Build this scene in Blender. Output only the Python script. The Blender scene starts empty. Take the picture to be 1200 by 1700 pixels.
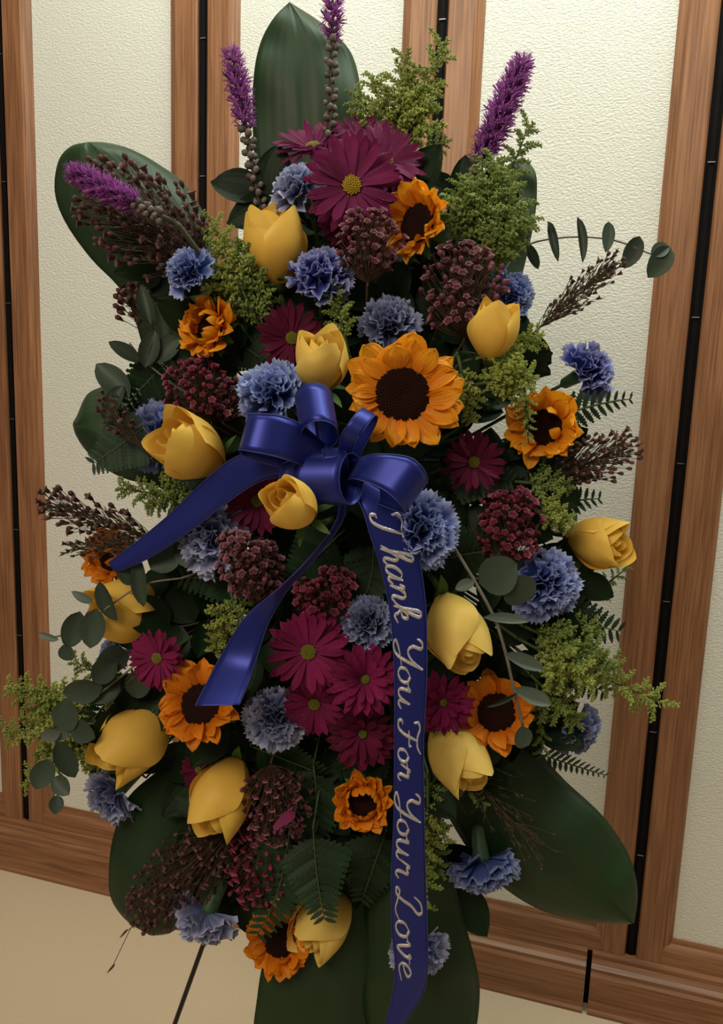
import bpy, math, random
from mathutils import Vector, Matrix, noise
random.seed(7)
SC = bpy.context.scene
COL = SC.collection
PI = math.pi
# ------------------------------------------------------------------ camera
FPX = 1432.9; YAW = -0.29674; PITCH = 0.17738; ROLL = 0.03709; CAMY = -1.67507; CAMZ = 1.3
_fw = Vector((math.sin(YAW)*math.cos(PITCH), math.cos(YAW)*math.cos(PITCH), -math.sin(PITCH)))
_r0 = Vector((math.cos(YAW), -math.sin(YAW), 0)); _u0 = _r0.cross(_fw)
RT = _r0*math.cos(ROLL) + _u0*math.sin(ROLL)
UP = -_r0*math.sin(ROLL) + _u0*math.cos(ROLL)
FW = _fw
CAM = Vector((0, CAMY, CAMZ))
cd = bpy.data.cameras.new('camera'); co = bpy.data.objects.new('camera', cd); COL.objects.link(co)
cd.sensor_fit = 'VERTICAL'; cd.sensor_height = 36; cd.lens = FPX/1700*36; cd.clip_start = 0.05
m = Matrix.Identity(4)
for i, v in enumerate((RT, UP, -FW)):
    for j in range(3): m[j][i] = v[j]
m.translation = CAM; co.matrix_world = m; SC.camera = co
# ------------------------------------------------------------------ light
SC.view_settings.view_transform = 'Standard'; SC.view_settings.look = 'None'
SC.view_settings.gamma = 1; SC.view_settings.use_curve_mapping = False
SC.view_settings.exposure = 0.0
w = bpy.data.worlds.new('world'); SC.world = w; w.use_nodes = True
w.node_tree.nodes['Background'].inputs[0].default_value = (1.0, 0.80, 0.60, 1)
w.node_tree.nodes['Background'].inputs[1].default_value = 0.16
def area(name, loc, target, size, power, col):
    l = bpy.data.lights.new(name, 'AREA'); l.shape = 'RECTANGLE'; l.size = size[0]; l.size_y = size[1]
    l.energy = power; l.color = col
    o = bpy.data.objects.new(name, l); COL.objects.link(o); o.location = loc
    o.rotation_euler = (Vector(target)-Vector(loc)).to_track_quat('-Z', 'Y').to_euler()
    return o
area('ceiling_panel_light', (0.25, -0.42, 2.75), (0.2, -0.0, 1.5), (2.6, 0.3), 37, (0.93, 1.0, 0.86))
area('warm_front_fill', (-0.7, -2.9, 2.7), (-0.3, -0.6, 0.9), (1.4, 0.9), 37, (1.0, 0.845, 0.65))  # warm fill added behind the camera to brighten the flower fronts

# ------------------------------------------------------------------ helpers
def pt(x, y, d): return CAM + FW*d + RT*((x-600)*d/FPX) + UP*((850-y)*d/FPX)
def dep(x, y):
    r2 = ((x-590)/520)**2 + ((y-820)/830)**2
    return 1.12 - 0.19*max(0.0, 1-r2)
def setp(o, label=None, cat=None, group=None, kind=None):
    if label: o['label'] = label
    if cat: o['category'] = cat
    if group: o['group'] = group
    if kind: o['kind'] = kind
    return o
def empty(name, M, label, cat, group=None):
    o = bpy.data.objects.new(name, None); COL.objects.link(o); o.matrix_world = M
    o.empty_display_size = 0.02
    return setp(o, label, cat, group)
def part(name, me, parent, M=None, **k):
    o = bpy.data.objects.new(name, me); COL.objects.link(o)
    if parent: o.parent = parent
    if M is not None: o.matrix_local = M
    return setp(o, **k)
def mk(name, V, Fc, mat, attr=None, smooth=True):
    me = bpy.data.meshes.new(name); me.from_pydata([tuple(v) for v in V], [], Fc)
    if smooth: me.polygons.foreach_set('use_smooth', [True]*len(me.polygons))
    if attr:
        a = me.attributes.new('pc', 'FLOAT_COLOR', 'POINT')
        a.data.foreach_set('color', [c for q in attr for c in (q[0], q[1], q[2], 1.0)])
    if mat: me.materials.append(mat)
    me.update(); return me
class MB:
    def __init__(s): s.V = []; s.F = []; s.A = []
    def add(s, V, F, A=None):
        n = len(s.V); s.V += [Vector(v) for v in V]; s.F += [tuple(i+n for i in f) for f in F]
        s.A += A if A else [(0, 0, 0)]*len(V)
    def tube(s, P, r, n=5, cap=True, a=(0, 0, 0)):
        P = [Vector(p) for p in P]; V = []; F = []
        rr = r if isinstance(r, (list, tuple)) else [r]*len(P)
        ref = Vector((0.31, 0.2, 0.93))
        for i, p in enumerate(P):
            t = (P[min(i+1, len(P)-1)]-P[max(i-1, 0)])
            t = t.normalized() if t.length > 1e-9 else Vector((0, 0, 1))
            if abs(t.dot(ref)) > .95: ref = Vector((1, 0.1, 0))
            x = t.cross(ref).normalized(); y = t.cross(x)
            for k in range(n):
                an = 2*PI*k/n; V.append(p + (x*math.cos(an)+y*math.sin(an))*rr[i])
        for i in range(len(P)-1):
            for k in range(n):
                F.append((i*n+k, i*n+(k+1) % n, (i+1)*n+(k+1) % n, (i+1)*n+k))
        if cap:
            F.append(tuple(range(n))[::-1]); F.append(tuple(range((len(P)-1)*n, len(P)*n)))
        s.add(V, F, [a]*len(V))
    def box(s, a, b):
        x0, y0, z0 = a; x1, y1, z1 = b
        V = [(x0,y0,z0),(x1,y0,z0),(x1,y1,z0),(x0,y1,z0),(x0,y0,z1),(x1,y0,z1),(x1,y1,z1),(x0,y1,z1)]
        s.add(V, [(0,3,2,1),(4,5,6,7),(0,1,5,4),(1,2,6,5),(2,3,7,6),(3,0,4,7)])
    def blob(s, c, r, sx=1, a=(0, 0, 0)):
        c = Vector(c)
        V = [c+Vector(v)*r for v in ((sx,0,0),(-sx,0,0),(0,sx,0),(0,-sx,0),(0,0,1),(0,0,-1))]
        s.add(V, [(0,2,4),(2,1,4),(1,3,4),(3,0,4),(2,0,5),(1,2,5),(3,1,5),(0,3,5)], [a]*6)
    def mesh(s, name, mat, smooth=True): return mk(name, s.V, s.F, mat, s.A, smooth)
def grid(nu, nv, fn, attr=None):
    V = []; A = []; F = []
    for j in range(nv+1):
        for i in range(nu+1):
            u = -1+2*i/nu; v = j/nv
            V.append(Vector(fn(u, v))); A.append(attr(u, v) if attr else (v, abs(u), 0))
    for j in range(nv):
        for i in range(nu):
            k = j*(nu+1)+i; F.append((k, k+1, k+nu+2, k+nu+1))
    return V, F, A
def crom(P, n):
    out = []; m_ = len(P)-1
    for q in range(n+1):
        t = q/n*m_; i = min(int(t), m_-1); f = t-i
        p0 = P[max(i-1, 0)]; p1 = P[i]; p2 = P[i+1]; p3 = P[min(i+2, m_)]
        out.append(tuple(0.5*((2*b)+(-a+c)*f+(2*a-5*b+4*c-d)*f*f+(-a+3*b-3*c+d)*f**3) for a, b, c, d in zip(p0, p1, p2, p3)))
    return out
def frame(o, z, xh=None):
    z = Vector(z).normalized(); x = Vector(xh) if xh is not None else RT.copy()
    if abs(x.normalized().dot(z)) > .97: x = UP.copy()
    y = z.cross(x).normalized(); x = y.cross(z)
    M = Matrix.Identity(4)
    for i, v in enumerate((x, y, z)):
        for j in range(3): M[j][i] = v[j]
    M.translation = o; return M
def facing(tx, ty):
    tz = math.sqrt(max(0.02, 1-tx*tx-ty*ty)); return (RT*tx+UP*ty-FW*tz).normalized()
R = Matrix.Rotation; T = Matrix.Translation
def S3(a, b, c): return Matrix.Diagonal((a, b, c, 1))
U = random.uniform

# ------------------------------------------------------------------ materials
def nt(name):
    m = bpy.data.materials.new(name); m.use_nodes = True; t = m.node_tree
    return m, t, t.nodes['Principled BSDF'], t.nodes['Material Output']
def petal_mat(name, base, tip, edge=None, rough=.55, trans=.22, vein=0.0, var=.18, nscale=9, mottle=.15, spec=.3, tippos=.9, sheen=0):
    m, t, b, out = nt(name); N = t.nodes; L = t.links
    at = N.new('ShaderNodeAttribute'); at.attribute_name = 'pc'
    sp = N.new('ShaderNodeSeparateColor'); L.new(at.outputs['Color'], sp.inputs[0])
    cr = N.new('ShaderNodeValToRGB'); cr.color_ramp.elements[0].color = (*base, 1); cr.color_ramp.elements[0].position = .1
    cr.color_ramp.elements[1].color = (*tip, 1); cr.color_ramp.elements[1].position = tippos
    if edge:
        e = cr.color_ramp.elements.new(.985); e.color = (*edge, 1)
        cr.color_ramp.elements[1].position = .8
    L.new(sp.outputs[0], cr.inputs[0])
    tc = N.new('ShaderNodeTexCoord'); ns = N.new('ShaderNodeTexNoise'); ns.inputs['Scale'].default_value = nscale
    L.new(tc.outputs['Object'], ns.inputs['Vector'])
    oi = N.new('ShaderNodeObjectInfo')
    hs = N.new('ShaderNodeHueSaturation'); L.new(cr.outputs[0], hs.inputs['Color'])
    a1 = N.new('ShaderNodeMath'); a1.operation = 'MULTIPLY_ADD'; L.new(oi.outputs['Random'], a1.inputs[0]); a1.inputs[1].default_value = 2*var; a1.inputs[2].default_value = 1-var-mottle
    a2 = N.new('ShaderNodeMath'); a2.operation = 'MULTIPLY_ADD'; L.new(ns.outputs['Fac'], a2.inputs[0]); a2.inputs[1].default_value = 2*mottle; L.new(a1.outputs[0], a2.inputs[2])
    L.new(a2.outputs[0], hs.inputs['Value'])
    L.new(hs.outputs[0], b.inputs['Base Color']); b.inputs['Roughness'].default_value = rough
    b.inputs['Specular IOR Level'].default_value = spec
    if vein:
        wv = N.new('ShaderNodeMath'); wv.operation = 'SINE'; ml = N.new('ShaderNodeMath'); ml.operation = 'MULTIPLY'
        L.new(sp.outputs[1], ml.inputs[0]); ml.inputs[1].default_value = 22; L.new(ml.outputs[0], wv.inputs[0])
        bp = N.new('ShaderNodeBump'); bp.inputs['Strength'].default_value = vein; bp.inputs['Distance'].default_value = .002
        L.new(wv.outputs[0], bp.inputs['Height']); L.new(bp.outputs[0], b.inputs['Normal'])
    if trans:
        tr = N.new('ShaderNodeBsdfTranslucent'); L.new(hs.outputs[0], tr.inputs[0])
        mx = N.new('ShaderNodeMixShader'); mx.inputs[0].default_value = trans
        L.new(b.outputs[0], mx.inputs[1]); L.new(tr.outputs[0], mx.inputs[2]); L.new(mx.outputs[0], out.inputs[0])
    return m
def plain(name, col, rough=.6, metal=0, nscale=40, var=.2, bump=0, spec=.4, dist=.001):
    m, t, b, out = nt(name); N = t.nodes; L = t.links
    tc = N.new('ShaderNodeTexCoord'); ns = N.new('ShaderNodeTexNoise'); ns.inputs['Scale'].default_value = nscale; ns.inputs['Detail'].default_value = 4
    L.new(tc.outputs['Object'], ns.inputs['Vector'])
    cr = N.new('ShaderNodeValToRGB'); cr.color_ramp.elements[0].position = .3; cr.color_ramp.elements[1].position = .7
    cr.color_ramp.elements[0].color = (*[c*(1-var) for c in col], 1); cr.color_ramp.elements[1].color = (*[min(1, c*(1+var)) for c in col], 1)
    L.new(ns.outputs['Fac'], cr.inputs[0]); L.new(cr.outputs[0], b.inputs['Base Color'])
    b.inputs['Roughness'].default_value = rough; b.inputs['Metallic'].default_value = metal; b.inputs['Specular IOR Level'].default_value = spec
    if bump:
        bp = N.new('ShaderNodeBump'); bp.inputs['Strength'].default_value = bump; bp.inputs['Distance'].default_value = dist
        L.new(ns.outputs['Fac'], bp.inputs['Height']); L.new(bp.outputs[0], b.inputs['Normal'])
    return m
def oak(name, horiz=False, tone=1.0):
    m, t, b, out = nt(name); N = t.nodes; L = t.links
    tc = N.new('ShaderNodeTexCoord'); mp = N.new('ShaderNodeMapping')
    mp.inputs['Scale'].default_value = (2.2, 30, 30) if horiz else (30, 30, 2.2)
    oi = N.new('ShaderNodeObjectInfo'); vm = N.new('ShaderNodeVectorMath'); vm.operation = 'ADD'
    L.new(tc.outputs['Object'], vm.inputs[0])
    mlr = N.new('ShaderNodeMath'); mlr.operation = 'MULTIPLY'; mlr.inputs[1].default_value = 13; L.new(oi.outputs['Random'], mlr.inputs[0]); L.new(mlr.outputs[0], vm.inputs[1])
    L.new(vm.outputs[0], mp.inputs[0])
    n1 = N.new('ShaderNodeTexNoise'); n1.inputs['Scale'].default_value = 1.0; n1.inputs['Detail'].default_value = 3; n1.inputs['Distortion'].default_value = .6
    L.new(mp.outputs[0], n1.inputs['Vector'])
    sn = N.new('ShaderNodeMath'); sn.operation = 'SINE'; ml = N.new('ShaderNodeMath'); ml.operation = 'MULTIPLY'; ml.inputs[1].default_value = 20
    L.new(n1.outputs['Fac'], ml.inputs[0]); L.new(ml.outputs[0], sn.inputs[0])
    mp2 = N.new('ShaderNodeMapping'); mp2.inputs['Scale'].default_value = (7, 330, 330) if horiz else (330, 330, 7)
    L.new(vm.outputs[0], mp2.inputs[0])
    n2 = N.new('ShaderNodeTexNoise'); n2.inputs['Scale'].default_value = 1.0; n2.inputs['Detail'].default_value = 3; L.new(mp2.outputs[0], n2.inputs['Vector'])
    ma = N.new('ShaderNodeMath'); ma.operation = 'MULTIPLY_ADD'; L.new(sn.outputs[0], ma.inputs[0]); ma.inputs[1].default_value = .09; L.new(n2.outputs['Fac'], ma.inputs[2])
    cr = N.new('ShaderNodeValToRGB'); e = cr.color_ramp.elements
    e[0].position = .22; e[0].color = (.17*tone, .068*tone, .030*tone, 1); e[1].position = .66; e[1].color = (.36*tone, .165*tone, .078*tone, 1)
    x = e.new(.45); x.color = (.27*tone, .115*tone, .050*tone, 1)
    L.new(ma.outputs[0], cr.inputs[0]); L.new(cr.outputs[0], b.inputs['Base Color'])
    b.inputs['Roughness'].default_value = .38
    bp = N.new('ShaderNodeBump'); bp.inputs['Strength'].default_value = .25; bp.inputs['Distance'].default_value = .0006
    L.new(n2.outputs['Fac'], bp.inputs['Height']); L.new(bp.outputs[0], b.inputs['Normal'])
    return m
OAK = oak('oak_vertical', False, .93); OAKH = oak('oak_horizontal', True, .88)
# stucco-like vinyl panel
PANEL, t, b, out = nt('stippled_panel'); N = t.nodes; L = t.links
tc = N.new('ShaderNodeTexCoord'); mp = N.new('ShaderNodeMapping'); mp.inputs['Rotation'].default_value = (0, .5, 0); mp.inputs['Scale'].default_value = (150, 150, 290)
n1 = N.new('ShaderNodeTexNoise'); n1.inputs['Scale'].default_value = 1; n1.inputs['Detail'].default_value = 5; n1.inputs['Roughness'].default_value = .55; n1.inputs['Distortion'].default_value = .4
L.new(tc.outputs['Object'], mp.inputs[0]); L.new(mp.outputs[0], n1.inputs['Vector'])
cr = N.new('ShaderNodeValToRGB'); cr.color_ramp.elements[0].position = .36; cr.color_ramp.elements[1].position = .62
cr.color_ramp.elements[0].color = (0, 0, 0, 1); cr.color_ramp.elements[1].color = (1, 1, 1, 1)
L.new(n1.outputs['Fac'], cr.inputs[0])
bp = N.new('ShaderNodeBump'); bp.inputs['Strength'].default_value = .42; bp.inputs['Distance'].default_value = .0022
L.new(cr.outputs[0], bp.inputs['Height']); L.new(bp.outputs[0], b.inputs['Normal'])
b.inputs['Base Color'].default_value = (.76, .77, .72, 1); b.inputs['Roughness'].default_value = .55
BLACK = plain('black_hinge_vinyl', (.004, .003, .004), .75, spec=.15, var=.3)
SCREW = plain('screw_metal', (.3, .3, .3), .4, 1)
CARPET = plain('tan_carpet', (.60, .47, .33), .95, nscale=420, var=.10, bump=.5, spec=.1)
STEEL = plain('black_easel_steel', (.012, .011, .012), .4, .3)
FOAM = plain('wet_floral_foam', (.012, .03, .012), .9, nscale=120, bump=.4)
CAGE = plain('green_plastic_cage', (.01, .03, .012), .4)
SUN = petal_mat('sunflower_petal', (.74, .22, .008), (.92, .40, .015), trans=.25, vein=.18, var=.10, rough=.5)
SUNd = petal_mat('sunflower_petal_deep', (.62, .15, .006), (.84, .29, .010), trans=.25, vein=.18, var=.12, rough=.5)
SDISK = plain('sunflower_disk_brown', (.020, .007, .005), .9, nscale=90, var=.5, spec=.1)
ROSE = petal_mat('yellow_rose_petal', (.86, .53, .09), (.93, .64, .12), trans=.22, var=.05, mottle=.08, rough=.5, nscale=4)
ROSEp = petal_mat('pale_yellow_rose_petal', (.86, .60, .13), (.93, .70, .18), trans=.22, var=.05, mottle=.08, rough=.5, nscale=4)
CARN = {'deep': petal_mat('carnation_deep_blue', (.045, .06, .30), (.06, .085, .42), (.42, .46, .78), trans=.2, var=.22, mottle=.2),
        'mid': petal_mat('carnation_blue', (.07, .11, .34), (.11, .17, .48), (.38, .46, .76), trans=.2, var=.2, mottle=.2),
        'pale': petal_mat('carnation_lavender', (.15, .18, .38), (.24, .29, .52), (.50, .54, .76), trans=.2, var=.2, mottle=.2),
        'grey': petal_mat('carnation_slate', (.09, .11, .24), (.14, .17, .33), (.30, .34, .54), trans=.2, var=.2, mottle=.2)}
DAI = {'mag': petal_mat('daisy_magenta', (.30, .045, .17), (.24, .018, .11), trans=.2, vein=.6, var=.2, rough=.6),
       'wine': petal_mat('daisy_wine', (.22, .02, .085), (.17, .010, .05), trans=.2, vein=.6, var=.25, rough=.6),
       'rose': petal_mat('daisy_raspberry', (.34, .025, .14), (.30, .016, .11), trans=.2, vein=.6, var=.2, rough=.6)}
DEYE = plain('daisy_eye_green', (.20, .20, .02), .8, nscale=60, var=.4)
DEYEY = plain('daisy_eye_yellow', (.48, .36, .03), .8, nscale=60, var=.3)
LIA = petal_mat('liatris_purple', (.20, .04, .22), (.48, .14, .54), trans=.2, var=.3)
LIAB = petal_mat('liatris_bud', (.06, .07, .035), (.16, .13, .12), trans=.0, var=.3)
STEM = plain('green_stem', (.045, .085, .022), .55)
DSTEM = plain('dark_stem', (.035, .035, .018), .6)
SEPAL = petal_mat('green_sepal', (.04, .10, .02), (.06, .14, .03), trans=.1)
CALYX = plain('carnation_calyx_green', (.045, .10, .05), .5)
ASP = petal_mat('aspidistra_leaf', (.011, .034, .010), (.014, .042, .012), trans=.06, vein=.06, var=.08, rough=.5, spec=.35, nscale=5)
SAL = petal_mat('salal_leaf', (.006, .018, .007), (.009, .026, .009), trans=.05, vein=.06, var=.3, rough=.55, spec=.18)
FERN = petal_mat('leatherleaf_fern', (.008, .028, .011), (.012, .042, .015), trans=.08, vein=.2, var=.3, rough=.5, spec=.3)
EUC = petal_mat('eucalyptus_leaf', (.035, .060, .042), (.055, .085, .062), trans=.08, var=.25, rough=.5, spec=.3)
EUCp = petal_mat('eucalyptus_leaf_pale', (.10, .14, .12), (.14, .18, .16), trans=.08, var=.2, rough=.5)
EUST = plain('eucalyptus_stem', (.16, .15, .12), .6)
GOLD = petal_mat('goldenrod_green', (.25, .33, .08), (.40, .47, .11), trans=.15, var=.2, mottle=.35, nscale=30)
GOLDd = petal_mat('goldenrod_dark_green', (.17, .25, .065), (.29, .38, .10), trans=.15, var=.2, mottle=.35, nscale=30)
WAX = petal_mat('waxflower_mauve', (.10, .025, .035), (.20, .07, .10), (.34, .18, .21), trans=.1, var=.35)
WAXb = petal_mat('waxflower_brown', (.07, .03, .028), (.12, .055, .055), (.19, .11, .11), trans=.1, var=.35)
WAXr = petal_mat('waxflower_crimson', (.12, .012, .03), (.22, .03, .07), (.32, .08, .13), trans=.1, var=.35)
TWIG = plain('waxflower_twig', (.07, .035, .02), .7)
NEED = plain('waxflower_needle', (.045, .045, .018), .6)
# satin ribbon
RIB, t, b, out = nt('navy_satin_ribbon'); b.inputs['Base Color'].default_value = (.017, .027, .23, 1)
b.inputs['Roughness'].default_value = .40; b.inputs['Specular IOR Level'].default_value = .5
b.inputs['Metallic'].default_value = .55; b.inputs['Sheen Weight'].default_value = .08; b.inputs['Sheen Tint'].default_value = (.35, .45, 1, 1)
b.inputs['Sheen Roughness'].default_value = .4
SELV = plain('ribbon_selvedge', (.035, .045, .22), .6)
GLIT, t, b, out = nt('silver_glitter_print'); N = t.nodes; L = t.links
vo = N.new('ShaderNodeTexVoronoi'); vo.inputs['Scale'].default_value = 900; tc = N.new('ShaderNodeTexCoord'); L.new(tc.outputs['Object'], vo.inputs['Vector'])
mx = N.new('ShaderNodeMixRGB'); mx.blend_type = 'MIX'; mx.inputs[0].default_value = .18; mx.inputs[1].default_value = (.60, .60, .64, 1); L.new(vo.outputs['Color'], mx.inputs[2])
L.new(mx.outputs[0], b.inputs['Base Color']); b.inputs['Metallic'].default_value = .55; b.inputs['Roughness'].default_value = .4
nm = N.new('ShaderNodeBump'); nm.inputs['Strength'].default_value = .5; nm.inputs['Distance'].default_value = .0006; L.new(vo.outputs['Distance'], nm.inputs['Height']); L.new(nm.outputs[0], b.inputs['Normal'])

# ------------------------------------------------------------------ setting
X0 = -0.8738; MW = 0.4839
STRIPX = {i: X0+i*MW for i in range(-3, 8)}
mb = MB(); mb.box((STRIPX[-3], 0.012, -0.01), (STRIPX[7], 0.06, 2.75))
wall = part('wall_back', mb.mesh('wall_back', BLACK, False), None, kind='structure', label='oak framed folding partition wall with cream stippled panels')
mb = MB(); mb.box((-3.2, -3.6, -0.05), (3.2, 0.06, 0))
floor = part('floor', mb.mesh('floor', CARPET, False), None, kind='structure', label='plain tan carpet floor')
def prism_v(xs, z0, z1, mat, name):     # vertical moulding: profile list of (x,y) extruded in z
    mb = MB(); n = len(xs)
    V = [(x, y, z0) for x, y in xs]+[(x, y, z1) for x, y in xs]
    mb.add(V, [(i, i+1, n+i+1, n+i) for i in range(n-1)]+[tuple(range(n))[::-1], tuple(range(n, 2*n))])
    return mb.mesh(name, mat, False)
def prism_h(prof, xa, xb, mat, name):   # horizontal moulding: profile (y,z)
    mb = MB(); n = len(prof)
    V = [(xa, y, z) for y, z in prof]+[(xb, y, z) for y, z in prof]
    mb.add(V, [(i, n+i, n+i+1, i+1) for i in range(n-1)]+[tuple(range(n)), tuple(range(n, 2*n))[::-1]])
    return mb.mesh(name, mat, False)
ZB = 0.125; ZP = 0.178; ZT = 2.7
for i in range(-3, 7):
    xa = STRIPX[i]+.0105; xb = STRIPX[i+1]-.0105; fwd = .066
    for (s0, s1, flip) in ((xa, xa+fwd, False), (xb-fwd, xb, True)):
        w_ = s1-s0
        pr = [(0, .012), (0, -.012), (.003, -.016), (w_-.018, -.016), (w_-.014, -.012), (w_-.006, -.009), (w_, -.002), (w_, .012)]
        if flip: pr = [(w_-x, y) for x, y in pr][::-1]
        part('stile', prism_v([(s0+x, y) for x, y in pr], ZB, ZT, OAK, 'stile'), wall)
    # bottom rail with stepped moulding
    pr = [(.012, ZP+.004), (-.003, ZP+.004), (-.006, ZP-.006), (-.012, ZP-.012), (-.0158, ZP-.02), (-.0158, ZB), (.012, ZB)]
    part('bottom_rail', prism_h(pr, xa+.02, xb-.02, OAKH, 'bottom_rail'), wall)
    mb = MB(); mb.box((xa+fwd-.004, .0, ZP-.01), (xb-fwd+.004, .011, ZT))
    part('panel', mb.mesh('panel', PANEL, False), wall)
    # hinge strip between two frames with small staples
for i in range(-3, 8):
    mb = MB(); x = STRIPX[i]
    mb.box((x-.0105, -.006, ZB), (x+.0105, .012, ZT)); mb.box((x-.004, -.0085, ZB), (x+.004, -.006, ZT))
    hs = part('hinge_strip', mb.mesh('hinge_strip', BLACK, False), wall)
    mb = MB()
    for k in range(9):
        z = .35+k*.26; mb.box((x-.006, -.0108, z), (x+.006, -.009, z+.0015))
    part('hinge_staple', mb.mesh('hinge_staple', SCREW, False), hs)
# baseboard
bb = bpy.data.objects.new('baseboard_back', None); COL.objects.link(bb); setp(bb, 'oak moulded baseboard under the partition', None, None, 'structure')
xj = 0.0
def wallx(px, py):
    d = FW+RT*((px-600)/FPX)+UP*((850-py)/FPX); t_ = (-CAMY-.04)/d.y; return CAM.x+d.x*t_
xj = wallx(975, 1628)
BP = [(.0, ZB+.004), (-.018, ZB+.004), (-.022, ZB-.002), (-.022, ZB-.012), (-.028, ZB-.02), (-.036, ZB-.026), (-.036, ZB-.034), (-.041, ZB-.040), (-.042, .012), (-.046, .006), (-.046, 0), (.0, 0)]
for xa, xb in ((xj-2*MW*1.6, xj-.005), (xj+.005, xj+2*MW), (xj-2*MW*3, xj-2*MW*1.6-.006), (xj+2*MW+.006, xj+4*MW)):
    part('baseboard_section', prism_h(BP, xa, xb, OAKH, 'baseboard_section'), bb)

mb = MB(); mb.box((xj-.012, -.012, 0), (xj+.012, .005, ZB))
part('joint_backing', mb.mesh('joint_gap', BLACK, False), bb)

# ------------------------------------------------------------------ foam, cage, easel
def foam_target(px, py): return pt(600+(px-600)*.35, 850+(py-850)*.42, 1.13)
M = frame(pt(600, 880, 1.15), -FW)
fo = empty('floral_foam', M, 'dark green floral foam block hidden behind the flowers', 'foam')
mb = MB(); mb.box((-.13, -.27, -.03), (.13, .27, .03))
fm = mb.mesh('foam_block', FOAM, False); part('foam_block', fm, fo)
mb = MB()
for k in range(7):
    y = -.272+k*.0907; mb.tube([(-.133, y, -.03), (-.133, y, .033), (.133, y, .033), (.133, y, -.03)], .0016, 4)
for k in range(4):
    x = -.131+k*.0873; mb.tube([(x, -.274, -.03), (x, -.274, .034), (x, .274, .034), (x, .274, -.03)], .0016, 4)
part('cage', mb.mesh('cage', CAGE), fo)
apex = pt(600, 834, 1.24)
def floor_hit(px, py, zz=0.0):
    d = FW+RT*((px-600)/FPX)+UP*((850-py)/FPX); t_ = (zz-CAMZ)/d.z; return CAM+d*t_
fl = pt(600-.36*1030, 1864, 1.42); 
# left leg: through pixels (335,1570) and (290,1700) towards the floor
dirL = (pt(290, 1700, 1.36)-apex); legL = apex+dirL*((0.004-apex.z)/dirL.z)
legR = apex+Vector((-(dirL.x)+2*0.02, dirL.y, dirL.z)); dr = legR-apex; 
dirR = (pt(770, 1700, 1.36)-apex); legR = apex+dirR*((0.004-apex.z)/dirR.z)
legB = Vector((apex.x-.02, -.16, 0.004))
es = empty('wire_easel', T(Vector((apex.x, apex.y, 0))), 'black metal tripod easel holding up the flower spray', 'easel')
MI = es.matrix_world.inverted()
for L_ in (legL, legR, legB):
    mb = MB(); mb.tube([MI@apex, MI@L_], .0038, 8); part('leg', mb.mesh('leg', STEEL), es)
mb = MB(); mb.tube([MI@(apex.lerp(legL, .35)), MI@(apex.lerp(legR, .35))], .003, 6)
part('crossbar', mb.mesh('crossbar', STEEL), es)
mb = MB(); mb.tube([MI@apex, MI@(apex+Vector((0, .0, .12))), MI@(pt(600, 700, 1.19))], .003, 6)
part('hook', mb.mesh('hook', STEEL), es)

# ------------------------------------------------------------------ prototypes
def leafshape(L, W, a0, curl, cup, nu, nv, prof, mat, name, ruff=0, tw=0, seed=0):
    """petal along +Y, normal +Z"""
    cy = [0]; cz = [0]
    for j in range(nv):
        a = a0+curl*(j+.5)/nv; cy.append(cy[-1]+L/nv*math.cos(a)); cz.append(cz[-1]+L/nv*math.sin(a))
    rs = random.Random(seed); ph = rs.uniform(0, 6)
    def fn(u, v):
        j = round(v*nv); w_ = W*prof(v); x = u*w_
        a = a0+curl*v; dz = cup*u*u*w_ + ruff*math.sin(u*7+v*5+ph)*v
        x2 = x+tw*v*v
        return (x2, cy[j]-math.sin(a)*dz, cz[j]+math.cos(a)*dz)
    V, F, A = grid(nu, nv, fn)
    return mk(name, V, F, mat, A)
p_sun = lambda v: (max(0, math.sin(PI*min(1, (v*.80+.17))))**.75)*(1 if v < .93 else .45)
def p_sunf(v): return (.30+.70*math.sin(min(1, v/.52)*PI/2)) if v < .52 else max(.02, math.cos((v-.52)/.48*PI/2)**.72)
def p_dai(v): return (.42+.58*min(1, v/.6)) if v < .72 else max(.10, math.sqrt(max(0, 1-((v-.72)/.28)**2)))
def p_leaf(v): return max(.02, math.sin(PI*min(1, v**.85))**.8)
SUNP = {}
for mname, mat in (('n', SUN), ('d', SUNd)):
    SUNP[mname] = [leafshape(.60, .165+.02*k, .25-.1*k, -.5+.35*k, .5-.35*k, 6, 8, p_sunf, mat, 'sun_petal', .035, .07*(k-1.5), k) for k in range(4)]
    SUNP[mname+'in'] = [leafshape(.62, .15, 1.15, 1.3+.3*k, .4, 4, 7, p_sunf, mat, 'sun_petal_in', .02, .04, k) for k in range(2)]
mb = MB()
V, F, A = [], [], []
for j in range(7):
    rr = math.sin(j/6*PI/2)*.44; z = .07*math.cos(j/6*PI/2)+.0
    z -= .05*math.exp(-(rr/.15)**2)
    for k in range(24): V.append((rr*math.cos(k*PI/12), rr*math.sin(k*PI/12), z))
for j in range(6):
    for k in range(24): F.append((j*24+k, (j+1)*24+k, (j+1)*24+(k+1) % 24, j*24+(k+1) % 24))
mb.add(V, F)
for k in range(260):
    rr = .43*math.sqrt((k+.5)/260); an = k*2.39996
    z = .07*math.sqrt(max(0, 1-(rr/.45)**2))-.05*math.exp(-(rr/.15)**2)
    mb.blob((rr*math.cos(an), rr*math.sin(an), z+.008), .02, .75)
DISK = mb.mesh('sunflower_disk', SDISK, False)
SEP = leafshape(.5, .10, -.2, .3, .2, 2, 4, p_leaf, SEPAL, 'sepal')
mb = MB(); V, F, A = grid(16, 4, lambda u, v: ((.05+.35*v)*math.cos(u*PI), (.05+.35*v)*math.sin(u*PI), -.22+.2*v)); mb.add(V, F, A)
RECEP = mb.mesh('receptacle', STEM)

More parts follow.
